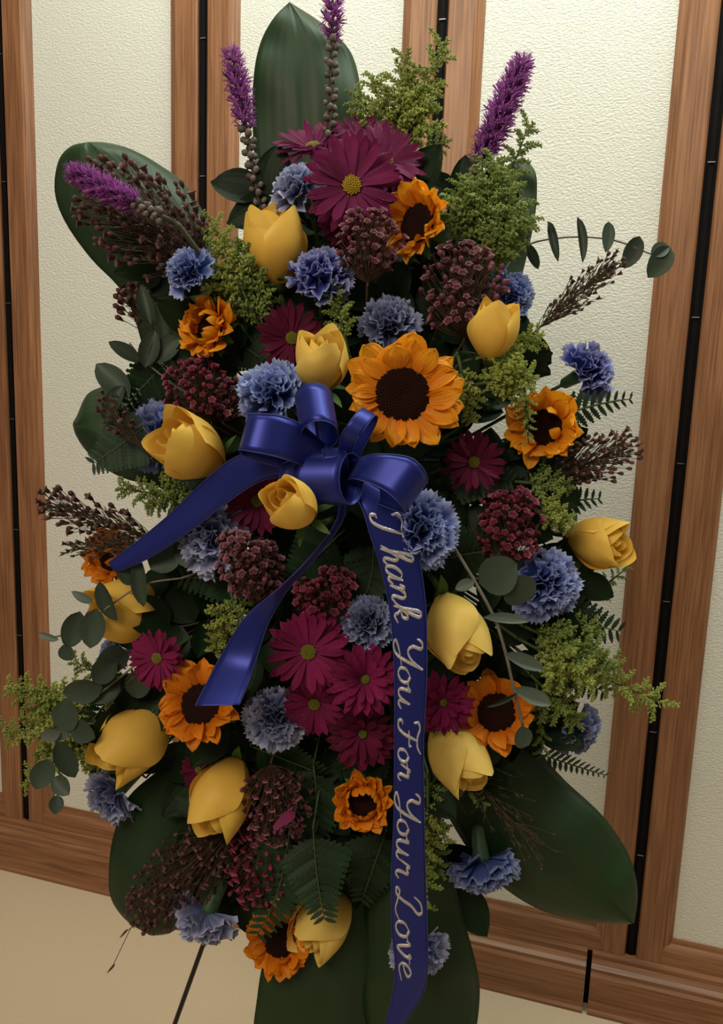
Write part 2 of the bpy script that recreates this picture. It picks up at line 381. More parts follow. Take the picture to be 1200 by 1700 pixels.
def local_stem(root, px, py, z0, rad, mat=STEM, name='stem', n=6, deeper=0):
    """stem from just behind the head to the foam"""
    MI = root.matrix_world.inverted(); a = root.matrix_world@Vector((0, 0, z0)); bk = root.matrix_world@Vector((0, 0, z0-.6))
    c = foam_target(px, py); mid = (a.lerp(c, .5)+bk.lerp(c, .5))*.5
    P = [a.lerp(bk, 0)] + [((a*(1-t)**2)+(bk*2*t*(1-t))+(c*t*t)) for t in (.2, .4, .6, .8, 1)]
    s = root.matrix_world.to_scale().x
    mb = MB(); mb.tube([MI@p for p in P], rad/s, n)
    return part(name, mb.mesh(name, mat), root)
def head(name, px, py, rpx, tx, ty, label, cat, dz=0, group=None, roll=0, flat=1):
    d = dep(px, py)-.01+dz; s = rpx*d/FPX
    M = frame(pt(px, py, d), facing(tx, ty)) @ R(roll, 4, 'Z') @ S3(s, s, s)
    return empty(name, M, label, cat, group), d, s
def sunflower(px, py, rpx, tx, ty, label, cup=.15, nin=0, deep=False, dz=0, miss=()):
    o, d, s = head('sunflower', px, py, rpx, tx, ty, label, 'sunflower', dz, 'sunflowers in the spray', U(0, 6))
    k_ = 'd' if deep else 'n'
    part('disk', DISK, o, T((0, 0, .03)))
    part('receptacle', RECEP, o)
    for k in range(10):
        part('sepal', SEP, o, R(k*PI/5+.2, 4, 'Z')@T((0, .3, -.04))@R(-.1, 4, 'X'))
    for lay, (n, e0, r0, sc) in enumerate(((16, -.05, .36, 1.0), (15, .2, .37, .92))):
        for k in range(n):
            an = 2*PI*(k+.5*lay)/n+U(-.12, .12)
            part('petal', random.choice(SUNP[k_]), o, R(an, 4, 'Z')@T((0, r0, .0+.02*lay))@R(e0+cup+U(-.2, .25), 4, 'X')@R(U(-.45, .45), 4, 'Y')@R(U(-.2, .2), 4, 'Z')@S3(sc*U(.8, 1.25), sc*U(.78, 1.1), 1))
    for k in range(nin):
        an = 2*PI*k/nin+U(-.2, .2)
        part('petal', random.choice(SUNP[k_+'in']), o, R(an, 4, 'Z')@T((0, .42, .03))@R(U(-.25, .1), 4, 'X')@S3(.95, U(.85, 1.05), 1))
    local_stem(o, px, py, -.2, .0045)
    return o
# rose
def rose_petal(Rk, H, thm, flare, tipp, mat, z0=0, seed=0, shrink=1.0, open_=.0):
    rs = random.Random(seed); ph = rs.uniform(0, 6)
    def fn(u, v):
        hh = H*v*(1-.30*u*u*v+tipp*max(0, 1-abs(u)*2.2)*v**3)
        pr = math.sin(PI*(.07+v*(.70-open_*.25)))**.75
        r = Rk*pr*(1+.085*u) + flare*max(0, v-.72)**1.6*(1+.5*math.cos(u*2.2))
        r += .010*math.sin(u*5+ph)*v
        th = u*thm
        edge = max(0, abs(u)-.75)*flare*1.2*v*v
        return ((r+edge)*math.sin(th), (r+edge)*math.cos(th), z0+hh-.55-.25*flare*max(0, v-.8)**1.5)
    V, F, A = grid(14, 12, fn); return mk('rose_petal', V, F, mat, A)
def rose_set(mat, op):
    S = []
    spec = [(.50, 1.10, 1.35, .28+op, .05, 0), (.485, 1.15, 1.3, .24+op, .05, 0), (.47, 1.17, 1.3, .2+op*.8, .08, 0), (.455, 1.19, 1.25, .25+op*.6, .06, 0),
            (.43, 1.17, 1.5, .12+op*.5, .03, .0), (.375, 1.16, 1.6, .08+op*.3, .02, 0), (.31, 1.15, 1.7, .05, 0, 0), (.24, 1.14, 1.8, .03, 0, 0), (.17, 1.13, 2.0, .0, 0, 0), (.10, 1.12, 2.4, 0, 0, 0)]
    for i, (r, h, th, fl_, tp, z0) in enumerate(spec): S.append(rose_petal(r, h, th, fl_, tp, mat, z0, i, open_=op))
    return S
ROSES = {('n', 0): rose_set(ROSE, 0.0), ('n', 1): rose_set(ROSE, .16), ('p', 0): rose_set(ROSEp, .0), ('p', 1): rose_set(ROSEp, .16)}
RSEP = leafshape(.55, .085, -.3, -.7, .2, 2, 5, p_leaf, SEPAL, 'rose_sepal')
mb = MB(); mb.tube([(0, 0, -.72), (0, 0, -.66), (0, 0, -.58), (0, 0, -.50)], [.05, .12, .15, .16], 10); HIP = mb.mesh('rose_hip', STEM)
def rose(px, py, wpx, tx, ty, label, kind='n', op=0, dz=0, stretch=1.0):
    o, d, s = head('yellow_rose', px, py, wpx, tx, ty, label, 'rose', dz, 'yellow roses in the spray', U(0, 6))
    ps = ROSES[(kind, op)]; a0 = U(0, 6)
    for i, me in enumerate(ps):
        part('petal', me, o, R(a0+i*2.2+U(-.1, .1), 4, 'Z')@R(U(-.03, .03), 4, 'X')@S3(1, 1, stretch))
    part('hip', HIP, o, S3(1, 1, stretch))
    for k in range(5): part('sepal', RSEP, o, S3(1, 1, stretch)@R(k*2*PI/5, 4, 'Z')@T((0, .10, -.56))@R(.5+U(-.3, .5), 4, 'X'))
    local_stem(o, px, py, -.7*stretch, .0035)
    return o
# carnation
def carn_petal(mat, seed, L_=.90, W=.46):
    rs = random.Random(seed); a1 = rs.uniform(0, 6); a2 = rs.uniform(0, 6)
    nu, nv = 18, 6
    def fn(u, v):
        w_ = .05+W*v**1.1; saw = .07*(1 if round((u+1)*nu/2) % 2 else -1)*(v > .99)
        y = L_*v*(1-.22*u*u)+saw*.6
        z = (.13*math.sin(u*5+a1)+.07*math.sin(u*11+a2))*v**1.6 + .16*v*v - .32*max(0, v-.6)**1.5
        return (u*w_*(1+.08*math.sin(7*v+a2)), y, z)
    V, F, A = grid(nu, nv, fn, lambda u, v: (v if v < .99 else 1.0, abs(u), 0)); return mk('carnation_petal', V, F, mat, A)
CARNP = {k: [carn_petal(m_, i) for i in range(5)] for k, m_ in CARN.items()}
mb = MB(); mb.tube([(0, 0, -1.25), (0, 0, -1.15), (0, 0, -.8), (0, 0, -.38), (0, 0, -.3)], [.08, .17, .2, .24, .22], 10); CAL = mb.mesh('calyx', CALYX)
def carnation(px, py, rpx, tx, ty, label, kind='mid', dz=0, squash=.9, n=1.0):
    rpx *= 1.1; o, d, s = head('blue_carnation', px, py, rpx, tx, ty, label, 'carnation', dz, 'blue carnations in the spray', U(0, 6))
    for lay, (cnt, e, z0, sc) in enumerate(((9, .08, -.38, 1.04), (8, .5, -.36, .98), (7, .85, -.34, .92), (5, 1.15, -.3, .88), (3, 1.42, -.3, .85))):
        for k in range(cnt):
            an = 2*PI*(k+.5*(lay % 2))/cnt+U(-.2, .2)
            part('petal', random.choice(CARNP[kind]), o, S3(1, 1, squash)@R(an, 4, 'Z')@T((0, .06, z0))@R(e+U(-.2, .2), 4, 'X')@R(U(-.8, .8), 4, 'Y')@S3(sc, sc*U(.84, 1.1), 1))
    part('calyx', CAL, o)
    local_stem(o, px, py, -1.2, .0025)
    return o
# daisy
DAIP = {k: [leafshape(.82, .088+.010*i, .0, .15-.25*i, .25, 4, 6, p_dai, m_, 'daisy_petal', .012, .03*(i-1), i) for i in range(3)] for k, m_ in DAI.items()}
def eye(mat):
    mb = MB()
    for k in range(70):
        rr = .17*math.sqrt((k+.5)/70); an = k*2.39996; z = .09*math.sqrt(max(0, 1-(rr/.185)**2)); mb.blob((rr*math.cos(an), rr*math.sin(an), z), .024)
    mb.tube([(0, 0, -.05), (0, 0, .06)], [.17, .14], 14)
    return mb.mesh('daisy_eye', mat)
EYES = {'g': eye(DEYE), 'y': eye(DEYEY)}
mb = MB(); mb.tube([(0, 0, -.16), (0, 0, -.1), (0, 0, -.02)], [.04, .15, .18], 10); DREC = mb.mesh('daisy_calyx', STEM)
def daisy(px, py, rpx, tx, ty, label, kind='mag', eyek='g', cup=.1, dz=0, nl=2, eyes=1.0):
    o, d, s = head('magenta_daisy', px, py, rpx, tx, ty, label, 'daisy', dz, 'purple and magenta daisies in the spray', U(0, 6))
    part('eye', EYES[eyek], o, T((0, 0, .03))@S3(eyes, eyes, eyes)); part('calyx', DREC, o)
    for lay, (n, e0) in enumerate(((19, -.02), (17, .22), (10, .55))[:nl]):
        for k in range(n):
            an = 2*PI*(k+.5*lay)/n+U(-.08, .08); sc = (1, .93, .72)[lay]
            part('petal', random.choice(DAIP[kind]), o, R(an, 4, 'Z')@T((0, .13, .01*lay))@R(e0+cup+U(-.1, .12), 4, 'X')@R(U(-.3, .3), 4, 'Y')@S3(U(.9, 1.1), sc*U(.9, 1.08), 1))
    local_stem(o, px, py, -.15, .0025)
    return o
# ---- things laid out between two points: local Z runs base->tip, unit = length, Y faces away/sideways
def axis_frame(b, t_, db, dt):
    A = pt(b[0], b[1], db); B = pt(t_[0], t_[1], dt); v = B-A; L_ = v.length
    z = v/L_; y = (-FW - z*(-FW).dot(z)).normalized(); x = y.cross(z)   # y towards camera
    M = Matrix.Identity(4)
    for i, q in enumerate((x, y, z)):
        for j in range(3): M[j][i] = q[j]*L_
    M.translation = A; return M, L_
def stem_to_foam(o, L_, b, rad, mat):
    MI = o.matrix_world.inverted(); c = MI@foam_target(*b)
    mb = MB(); mb.tube([(0, 0, .0), (0, 0, -.04), Vector((0, 0, -.1)).lerp(c, .5), c], rad/L_, 5)
    part('lower_stem', mb.mesh('lower_stem', mat), o)
# liatris
mb = MB(); rs = random.Random(3)
for k in range(26):
    a = rs.uniform(0, 2*PI); e = rs.uniform(.1, 1.3); d = Vector((math.cos(a)*math.cos(e), math.sin(a)*math.cos(e), math.sin(e)))
    s_ = Vector((-d.y, d.x, .1)).normalized()*.06; q = d*rs.uniform(.8, 1.15); q2 = q+Vector((rs.uniform(-.3, .3), rs.uniform(-.3, .3), rs.uniform(-.1, .3)))
    mb.add([d*.1-s_, d*.1+s_, q+s_*.8, q-s_*.8, q2], [(0, 1, 2, 3), (3, 2, 4)], [(0, 0, 0), (0, 0, 0), (.7, 0, 0), (.7, 0, 0), (1, 0, 0)])
mb.tube([(0, 0, -.5), (0, 0, -.2), (0, 0, .35)], [.1, .3, .22], 6)
TUFT = mb.mesh('liatris_floret', LIA)
mb = MB(); mb.tube([(0, 0, -.4), (0, 0, -.1), (0, 0, .3), (0, 0, .55)], [.12, .42, .42, .15], 7, a=(.8, 0, 0)); BUD = mb.mesh('liatris_bud', LIAB)
def liatris(b, t_, wpx, frac, label, dz=0, fuzzy=1.0, bend=0):
    db = dep(*b)+.02+dz; M, L_ = axis_frame(b, t_, db, db+.01); o = empty('liatris_spike', M, label, 'liatris', 'purple liatris spikes')
    mb = MB(); mb.tube([(bend*t*(1-t)*4*.1, 0, t) for t in (0, .25, .5, .75, 1)], [.003/L_, .003/L_, .0028/L_, .002/L_, .0012/L_], 6)
    part('stem', mb.mesh('stem', DSTEM), o); stem_to_foam(o, L_, b, .003, DSTEM)
    wl = wpx*db/FPX/L_*.5
    n = int(58*max(.5, 1)); 
    for k in range(n):
        t = k/(n-1); z = .12+.88*t; an = k*2.39996
        if z > 1-frac:
            q = (z-(1-frac))/max(frac, .01); sc = wl*(.62+.25*math.sin(PI*min(1, q*.9+.1)))*fuzzy*U(.85, 1.15); me = TUFT; nm = 'floret'
        else: sc = wl*.62*U(.8, 1.1); me = BUD; nm = 'bud'
        x = bend*z*(1-z)*.4; rad = wl*(.42 if nm == 'floret' else .38)*(1 if z < .97 else .4)
        part(nm, me, o, T((x+rad*math.cos(an), rad*math.sin(an), z))@R(an, 4, 'Z')@R(PI/2-.75, 4, 'Y')@S3(sc, sc, sc))
    return o
# goldenrod
def gold_branch(mat, seed):
    rs = random.Random(seed); mb = MB()
    P = [(t*.55+.35*t*t, 0, t*.8-.25*t*t) for t in [i/6 for i in range(7)]]
    mb.tube(P, [.014, .013, .012, .011, .009, .008, .005], 3, a=(0, 0, 0))
    for k in range(19):
        t = .12+.88*k/18; i = t; c = Vector((t*.55+.35*t*t, 0, t*.8-.25*t*t)); l = .26*(1-.6*t)+.04
        a = k*2.4; d = Vector((.5, math.cos(a)*.9, math.sin(a)*.7+.45)).normalized()
        mb.tube([c, c+d*l], .006, 3)
        for q in range(11):
            p = c+d*l*(.2+.8*q/10)+Vector((rs.uniform(-1, 1), rs.uniform(-1, 1), rs.uniform(-1, 1)))*.035
            mb.blob(p, rs.uniform(.032, .056), .8, (rs.uniform(.2, 1), 0, 0))
    return mb.mesh('floret_branch', mat, False)
GB = {'l': [gold_branch(GOLD, i) for i in range(3)], 'd': [gold_branch(GOLDd, i+5) for i in range(3)]}
def goldenrod(b, t_, wpx, label, kind='l', n=15, dz=0, start=.2):
    db = dep(*b)+dz; M, L_ = axis_frame(b, t_, db, db+U(-.02, .02)); o = empty('goldenrod_sprig', M, label, 'goldenrod', 'goldenrod sprigs filling the spray')
    bend = U(-.12, .12); fx = lambda z: bend*z*z
    mb = MB(); mb.tube([(fx(z), 0, z) for z in (0, .25, .5, .75, 1)], [.0022/L_, .002/L_, .0017/L_, .0012/L_, .0006/L_], 5)
    part('stem', mb.mesh('stem', STEM), o); stem_to_foam(o, L_, b, .002, STEM)
    wl = wpx*db/FPX/L_
    n = int(n*1.5)
    for k in range(n):
        z = start+(1-start)*k/(n-1)*.92; sc = wl*(1.12-.72*z)*U(.8, 1.15); sc = max(sc, .16)
        part('floret_branch', random.choice(GB[kind]), o, T((fx(z), 0, z))@R(k*2.39996+U(-.3, .3), 4, 'Z')@R(U(-.25, .1), 4, 'Y')@S3(sc, sc, sc))
    return o
# waxflower
def wax_floret(mat, seed):
    mb = MB(); rs = random.Random(seed)
    mb.tube([(0, 0, -1.0), (0, 0, -.5), (0, 0, .1)], [.12, .38, .5], 7, cap=False, a=(.15, 0, 0))
    V, F, A = grid(10, 1, lambda u, v: ((.5+.32*v+.12*v*math.cos(5*u*PI))*math.cos(u*PI), (.5+.32*v+.12*v*math.cos(5*u*PI))*math.sin(u*PI), .1+.32*v), lambda u, v: (.6+.4*v, 0, 0)); mb.add(V, F, A)
    mb.add([(.48*math.cos(k*PI/3), .48*math.sin(k*PI/3), 0) for k in range(6)], [tuple(range(6))], [(0, 0, 0)]*6)
    mb.blob((0, 0, .12), .14, 1, (.9, 0, 0))
    return mb.mesh('waxflower_floret', mat)
def wax_bud(mat):
    mb = MB(); mb.tube([(0, 0, -1), (0, 0, -.4), (0, 0, .2), (0, 0, .55)], [.12, .42, .5, .12], 6, a=(.6, 0, 0)); return mb.mesh('waxflower_bud', mat)
WF = {'m': [wax_floret(WAX, 1), wax_floret(WAX, 2), wax_bud(WAX)], 'b': [wax_floret(WAXb, 1), wax_bud(WAXb), wax_bud(WAXb)], 'r': [wax_floret(WAXr, 1), wax_floret(WAXr, 2), wax_bud(WAXr)]}
def waxflower(b, t_, wpx, n, label, kind='m', fpx=6.0, needles=60, dz=0, lo=.35, extra=None):
    db = dep(*b)+dz; M, L_ = axis_frame(b, t_, db, db-.01); o = empty('waxflower_sprig', M, label, 'waxflower', 'waxflower sprigs tucked between the blooms')
    px = db/FPX/L_; wl = wpx*px; tw = MB(); nd = MB(); n = int(n*1.45); needles = int(needles*1.5)
    tw.tube([(0, 0, 0), (0, 0, .5), (0, 0, .85)], [1.6*px, 1.2*px, .7*px], 5)
    for k in range(n):
        q = lo+(1-lo)*math.sqrt((k+.5)/n)*1.0 if lo > .5 else lo+(1-lo)*(k+.5)/n
        an = k*2.39996; rad = wl*math.sqrt(U(.05, 1))*(math.sin(PI*min(1, .18+.72*(q-lo)/(1-lo)))**.6)
        e = Vector((rad*math.cos(an), rad*math.sin(an)*.8, q+U(-.03, .03))); s_ = Vector((0, 0, max(0, e.z-rad*1.1-.12)))
        s_.z = min(s_.z, .8); mid = s_.lerp(e, .5)+Vector((0, 0, -.03))
        tw.tube([s_, mid, e], [.9*px, .7*px, .5*px], 3, cap=False)
        d = (e-mid).normalized()+Vector((0, .5, 0)); f = fpx*px*U(1.0, 1.5)
        z = d.normalized(); x = z.cross(Vector((.3, .2, 1))).normalized(); y = z.cross(x); Mf = Matrix.Identity(4)
        for i, v in enumerate((x, y, z)):
            for j in range(3): Mf[j][i] = v[j]*f
        Mf.translation = e; me = random.choice(WF[kind])
        part('floret' if 'floret' in me.name else 'bud', me, o, Mf)
        for _ in range(max(1, needles//n) if needles else 0):
            t = U(.1, .95); c = s_.lerp(e, t); dd = ((e-s_).normalized()+Vector((U(-.7, .7), U(-.7, .7), U(-.1, .5)))).normalized()*U(8, 16)*px
            sd = dd.cross(Vector((0, 1, .2))).normalized()*.9*px; nd.add([c-sd*.6, c+sd*.6, c+dd*.6+sd, c+dd, c+dd*.6-sd], [(0, 1, 2, 3, 4)])
    if extra:
        MI = o.matrix_world.inverted()
        for P in extra: tw.tube([MI@pt(x, y, db) for x, y in P], .6*px, 4); e = MI@pt(*P[-1], db); part('bud', WF[kind][2], o, T(e)@R(2.6, 4, 'X')@S3(4*px, 4*px, 11*px))
    part('twigs', tw.mesh('twigs', TWIG), o)
    if nd.V: part('needle_leaves', nd.mesh('needle_leaves', NEED, False), o, kind='stuff')
    stem_to_foam(o, L_, b, .0015, TWIG)
    return o
# fern
def pinna():
    mb = MB(); V = []; F = []; A = []
    n = 13
    for i in range(n+1):
        v = i/n; w_ = .17*(math.sin(PI*(v*.86+.12))**.8)*(1.0 if i % 2 == 0 else .55)
        off = .04 if i % 2 == 0 else 0
        V += [(-w_, v+off, .02), (0, v, 0), (w_, v+off, .02)]; A += [(v, 1, 0), (v, 0, 0), (v, 1, 0)]
    for i in range(n):
        k = i*3; F += [(k, k+1, k+4, k+3), (k+1, k+2, k+5, k+4)]
    mb.add(V, F, A); return mb.mesh('fern_leaflet', FERN)
PIN = pinna()
def fern(b, t_, wpx, label, n=11, dz=.02, droop=.1, group='leatherleaf fern fronds'):
    db = dep(*b)+dz; M, L_ = axis_frame(b, t_, db, db+U(-.02, .03)); o = empty('fern_frond', M, label, 'fern', group)
    roll = U(-.5, .5); bend = U(-droop, droop); f = lambda z: Vector((bend*math.sin(z*PI*.9), -.06*z*z, z))
    mb = MB(); mb.tube([f(z) for z in (0, .2, .4, .6, .8, 1)], [.0012/L_]*5+[.0004/L_], 4); part('rachis', mb.mesh('rachis', STEM), o)
    wl = wpx*db/FPX/L_
    for k in range(n):
        z = .1+.86*k/(n-1); l = wl*(1.05-.78*z)/.9
        for sd in (-1, 1):
            p = f(z+(.02 if sd > 0 else 0))
            part('leaflet', PIN, o, T(p)@R(roll, 4, 'Z')@R(sd*(PI/2-.45+.0*z), 4, 'Y')@R(PI/2, 4, 'X')@R(U(-.25, .25), 4, 'Y')@S3(l*1.25, l, l))
    stem_to_foam(o, L_, b, .0012, STEM); return o
# broad leaf sprigs (salal)
SL = [leafshape(1, .34, .1, -.5+.3*i, .25, 6, 8, lambda v: max(.015, math.sin(PI*v**.8)**.75), SAL, 'salal_leaf', .02, 0, i) for i in range(3)]
def salal(b, t_, lpx, label, n=6, dz=.03):
    db = dep(*b)+dz; M, L_ = axis_frame(b, t_, db, db+U(-.02, .02)); o = empty('salal_branch', M, label, 'salal', 'dark salal branches filling the spray')
    mb = MB(); mb.tube([(0, 0, 0), (.02, 0, .5), (0, 0, 1)], .0014/L_, 4); part('stem', mb.mesh('stem', DSTEM), o)
    l = lpx*db/FPX/L_
    for k in range(n):
        z = .1+.85*k/(n-1); sd = 1 if k % 2 else -1; s_ = l*U(.8, 1.15)
        tilt = sd*(1.0-.9*(k == n-1))+U(-.2, .2)
        part('leaf', random.choice(SL), o, T((0, 0, z))@R(tilt, 4, 'Y')@R(PI/2+U(-.35, .35), 4, 'X')@R(U(-.5, .5), 4, 'Y')@R(PI, 4, 'Y')@S3(s_, s_, s_))
    stem_to_foam(o, L_, b, .0014, DSTEM); return o
# ------------------------------------------------------------------ strips: stations (xl,yl,xr,yr,depth_l,depth_r)
def strip_eval(st, n):
    return crom(st, n)
def big_leaf(st, label, dz=0, arch=.012, ns=40, wave=.004, mid=None, curl=0.0):
    rows = strip_eval(st, ns); nu = 14
    mb = MB(); V = []; A = []
    for j, r_ in enumerate(rows):
        xl, yl, xr, yr, d0, d1 = r_
        for i in range(nu+1):
            u = i/nu; a = 1-(2*u-1)**2
            d = d0+(d1-d0)*u+dz - arch*a*(.3+.7*math.sin(PI*j/ns)) + wave*math.sin(j*.5+u*3)*abs(2*u-1) + .004*math.exp(-((u-.5)/.06)**2)
            V.append(pt(xl+(xr-xl)*u, yl+(yr-yl)*u, d)); A.append((j/ns, u*3, 0))
    F = [(j*(nu+1)+i, j*(nu+1)+i+1, (j+1)*(nu+1)+i+1, (j+1)*(nu+1)+i) for j in range(ns) for i in range(nu)]
    c = V[nu//2]; o = empty('aspidistra_leaf', T(c), label, 'leaf', 'broad aspidistra leaves around the spray')
    me = mk('leaf_blade', [v-c for v in V], F, ASP, A); p = part('blade', me, o)
    s = p.modifiers.new('thick', 'SOLIDIFY'); s.thickness = .0006; s.offset = 0
    mb = MB(); mb.tube([V[j*(nu+1)+nu//2]-c+FW*.0012 for j in range(0, ns-1, 3)], [.0022*(1-.7*j/ns) for j in range(0, ns-1, 3)], 6)
    part('midrib', mb.mesh('midrib', STEM), o)
    mb = MB(); q = foam_target(st[0][0]*.5+st[0][2]*.5, st[0][1]*.5+st[0][3]*.5)-c; mb.tube([(0, 0, 0), q*.5, q], .003, 6); part('stalk', mb.mesh('stalk', STEM), o)
    return o
def add_d(L_, d): return [(*s, d, d) for s in L_]
exec_layout = True
# ================================================================== LAYOUT
big_leaf(add_d([(455,420,560,420),(432,340,590,330),(421,240,602,240),(419,165,600,160),(424,105,588,100),(436,62,566,66),(456,28,528,34),(480,4,481,4)], 1.17), 'tall upright dark green leaf at the very top of the spray', arch=.02)
big_leaf([(255,640,330,610,1.13,1.13),(240,585,345,540,1.14,1.14),(208,492,362,455,1.16,1.15),(150,428,345,370,1.17,1.16),(108,368,308,308,1.18,1.17),(91,318,262,272,1.18,1.18),(97,268,215,247,1.18,1.18),(118,243,175,237,1.18,1.18),(147,236,150,236,1.18,1.18)], 'broad dark leaf at upper left, behind the brown waxflower and liatris tip', arch=.03)
big_leaf([(770,520,850,500,1.15,1.17),(785,440,868,450,1.16,1.18),(800,370,886,370,1.16,1.18),(818,310,891,320,1.17,1.18),(842,275,888,285,1.17,1.18),(866,261,870,262,1.18,1.18)], 'dark leaf half hidden behind the goldenrod bush at upper right', arch=.015)
big_leaf([(300,830,320,620,1.09,1.14),(255,805,265,612,1.1,1.15),(215,797,215,622,1.1,1.15),(175,778,175,640,1.11,1.15),(143,748,145,655,1.12,1.15),(126,722,128,690,1.13,1.15),(121,704,122,700,1.14,1.14)], 'round-tipped leaf jutting out at middle left beside the carnation', arch=.035)
big_leaf([(325,1235,440,1260,1.10,1.1),(262,1280,425,1350,1.11,1.11),(212,1325,400,1430,1.12,1.12),(189,1385,365,1490,1.12,1.13),(181,1440,330,1522,1.12,1.13),(184,1490,300,1538,1.12,1.13),(210,1528,278,1550,1.12,1.12),(248,1552,252,1553,1.12,1.12)], 'dark drooping leaf at lower left behind the waxflower', arch=.03)
big_leaf([(720,1300,790,1210,1.08,1.08),(752,1370,878,1238,1.09,1.09),(800,1440,940,1298,1.10,1.10),(852,1485,998,1352,1.1,1.1),(905,1514,1036,1405,1.11,1.11),(955,1526,1054,1450,1.11,1.11),(1005,1532,1058,1492,1.11,1.11),(1046,1534,1052,1532,1.11,1.11)], 'large dark leaf pointing to the lower right across the baseboard', arch=.03)
big_leaf(add_d([(540,1330,600,1330),(500,1420,625,1420),(462,1500,640,1500),(438,1590,648,1600),(427,1655,646,1680),(421,1730,630,1780),(440,1830,580,1860),(505,1920,510,1920)], 1.09), 'broad hanging leaf at bottom centre, left of the ribbon tail', arch=.03)
big_leaf(add_d([(650,1330,700,1330),(625,1430,745,1430),(605,1520,768,1520),(600,1600,790,1600),(602,1660,796,1655),(612,1730,784,1730),(640,1800,745,1800),(698,1860,702,1860)], 1.075), 'broad hanging leaf at bottom centre behind the end of the ribbon', arch=.03)

# ---- sunflowers
sunflower(694, 372, 82, -.66, .05, 'sunflower near the top, turned left beside the magenta daisies', .55, dz=-.01)
sunflower(350, 547, 66, -.52, .10, 'small half-closed sunflower at upper left with petals curled inwards', .55, 12)
sunflower(668, 656, 106, .02, .02, 'largest sunflower, fully open and facing forward above the bow', .12, dz=-.035)
sunflower(902, 710, 74, -.38, .12, 'sunflower at middle right with goldenrod hanging over its disk', .42, 4)
sunflower(185, 926, 58, -.45, .0, 'orange sunflower at left edge, mostly hidden by ribbon and twigs', .5, 5, deep=True, dz=.03)
sunflower(334, 1170, 82, -.15, .35, 'sunflower at lower left with the loose ribbon end across its disk', .35, 0, deep=True, dz=-.035)
sunflower(824, 1183, 76, -.12, .20, 'sunflower at lower right with a thin eucalyptus stem across its disk', .3, 0, deep=True)
sunflower(603, 1330, 60, -.05, .12, 'small half-closed sunflower at lower centre, left of the ribbon tail', .5, 13, deep=True, dz=-.01)
sunflower(465, 1560, 66, -.1, .25, 'lowest sunflower, half covered by a fern frond', .3, 2, deep=True, dz=-.02)

# ---- roses
rose(458, 412, 104, -.06, .93, 'upright yellow rose bud at upper left, nearest the top', 'n', 0, stretch=.98)
rose(533, 605, 88, .02, .72, 'pale yellow rose just above the bow with a tight swirl', 'p', 0, dz=-.03)
rose(320, 747, 104, -.62, .42, 'large yellow rose at middle left, lying on its side', 'n', 1, dz=-.035)
rose(488, 840, 84, -.46, .40, 'yellow rose half in front of a wine daisy, left of the bow', 'n', 0, dz=-.105)
rose(820, 553, 80, .12, .93, 'yellow rose bud at upper right above the goldenrod', 'n', 0, dz=-.045)
rose(988, 898, 86, .70, -.15, 'yellow rose at the far right edge of the spray', 'n', 1)
rose(218, 1012, 108, -.72, -.10, 'yellow rose at left behind the eucalyptus leaves', 'n', 0)
rose(226, 1222, 112, -.62, -.55, 'large yellow rose at lower left between goldenrod and sunflower', 'n', 0)
rose(370, 1316, 104, -.35, -.80, 'yellow rose bud hanging down at lower left of centre', 'n', 0, dz=-.015)
rose(755, 1042, 104, .30, -.80, 'large yellow rose right of the printed ribbon, drooping', 'p', 0, dz=-.01)
rose(755, 1250, 98, .48, -.70, 'yellow rose below the right-hand raspberry daisy, drooping', 'p', 0, dz=-.0)
rose(540, 1525, 96, -.55, -.50, 'lowest yellow rose with fern tips over it', 'p', 0, dz=-.0)

# ---- carnations
carnation(492, 303, 50, -.35, .62, 'pale blue carnation at the top, left of the purple daisies', 'pale', dz=-.02)
carnation(532, 447, 56, .05, .62, 'deep blue carnation right of the upper yellow rose bud', 'deep', dz=-.01)
carnation(306, 445, 42, -.55, .3, 'blue carnation at upper left under the brown waxflower', 'mid', dz=-.07)
carnation(852, 487, 44, .45, .2, 'dark blue carnation at upper right behind the yellow rose', 'mid', dz=.02)
carnation(648, 528, 54, .05, .65, 'slate blue carnation above the largest sunflower', 'grey', dz=.01)
carnation(447, 642, 62, -.22, .62, 'frilled lavender-blue carnation left of the upper bow loops', 'mid', dz=-.03)
carnation(246, 720, 58, -.78, .1, 'blue carnation at middle left behind the large rose', 'mid', dz=.01)
carnation(986, 610, 50, .62, .32, 'bright blue carnation sticking out at the upper right edge', 'deep')
carnation(345, 893, 64, -.35, .15, 'large pale lavender carnation below the left ribbon tail', 'pale', dz=-.01)
carnation(706, 878, 62, .35, .1, 'blue carnation directly right of the printed word Thank', 'mid', dz=-.05)
carnation(908, 967, 60, .25, .1, 'round blue carnation at right below the crimson waxflower', 'mid', dz=-.01)
carnation(612, 1032, 44, .05, .35, 'dim slate carnation left of the printed ribbon', 'grey', dz=.0)
carnation(454, 1193, 52, -.05, .1, 'pale grey-blue carnation right of the lower left sunflower', 'pale', dz=.0)
carnation(964, 1220, 44, .62, -.70, 'blue carnation drooping at the lower right edge under goldenrod', 'grey', dz=.01)
carnation(178, 1328, 52, -.68, -.60, 'lavender carnation drooping at the lower left edge', 'pale', dz=.0)
carnation(802, 1452, 58, .08, -.93, 'blue carnation hanging down over the baseboard at lower right', 'mid', dz=.0)
carnation(333, 1534, 56, -.45, -.82, 'pale lavender carnation at bottom left above the easel leg', 'pale', dz=-.07)
carnation(694, 1588, 50, .1, -.5, 'pale carnation half behind the bottom of the printed ribbon', 'pale', dz=-.095)
carnation(166, 1000, 26, -.6, .2, 'small blue carnation peeping out behind the left yellow rose', 'mid', dz=.04)
carnation(185, 1085, 30, -.6, .1, 'dim mauve carnation behind eucalyptus at lower left', 'grey', dz=.05)

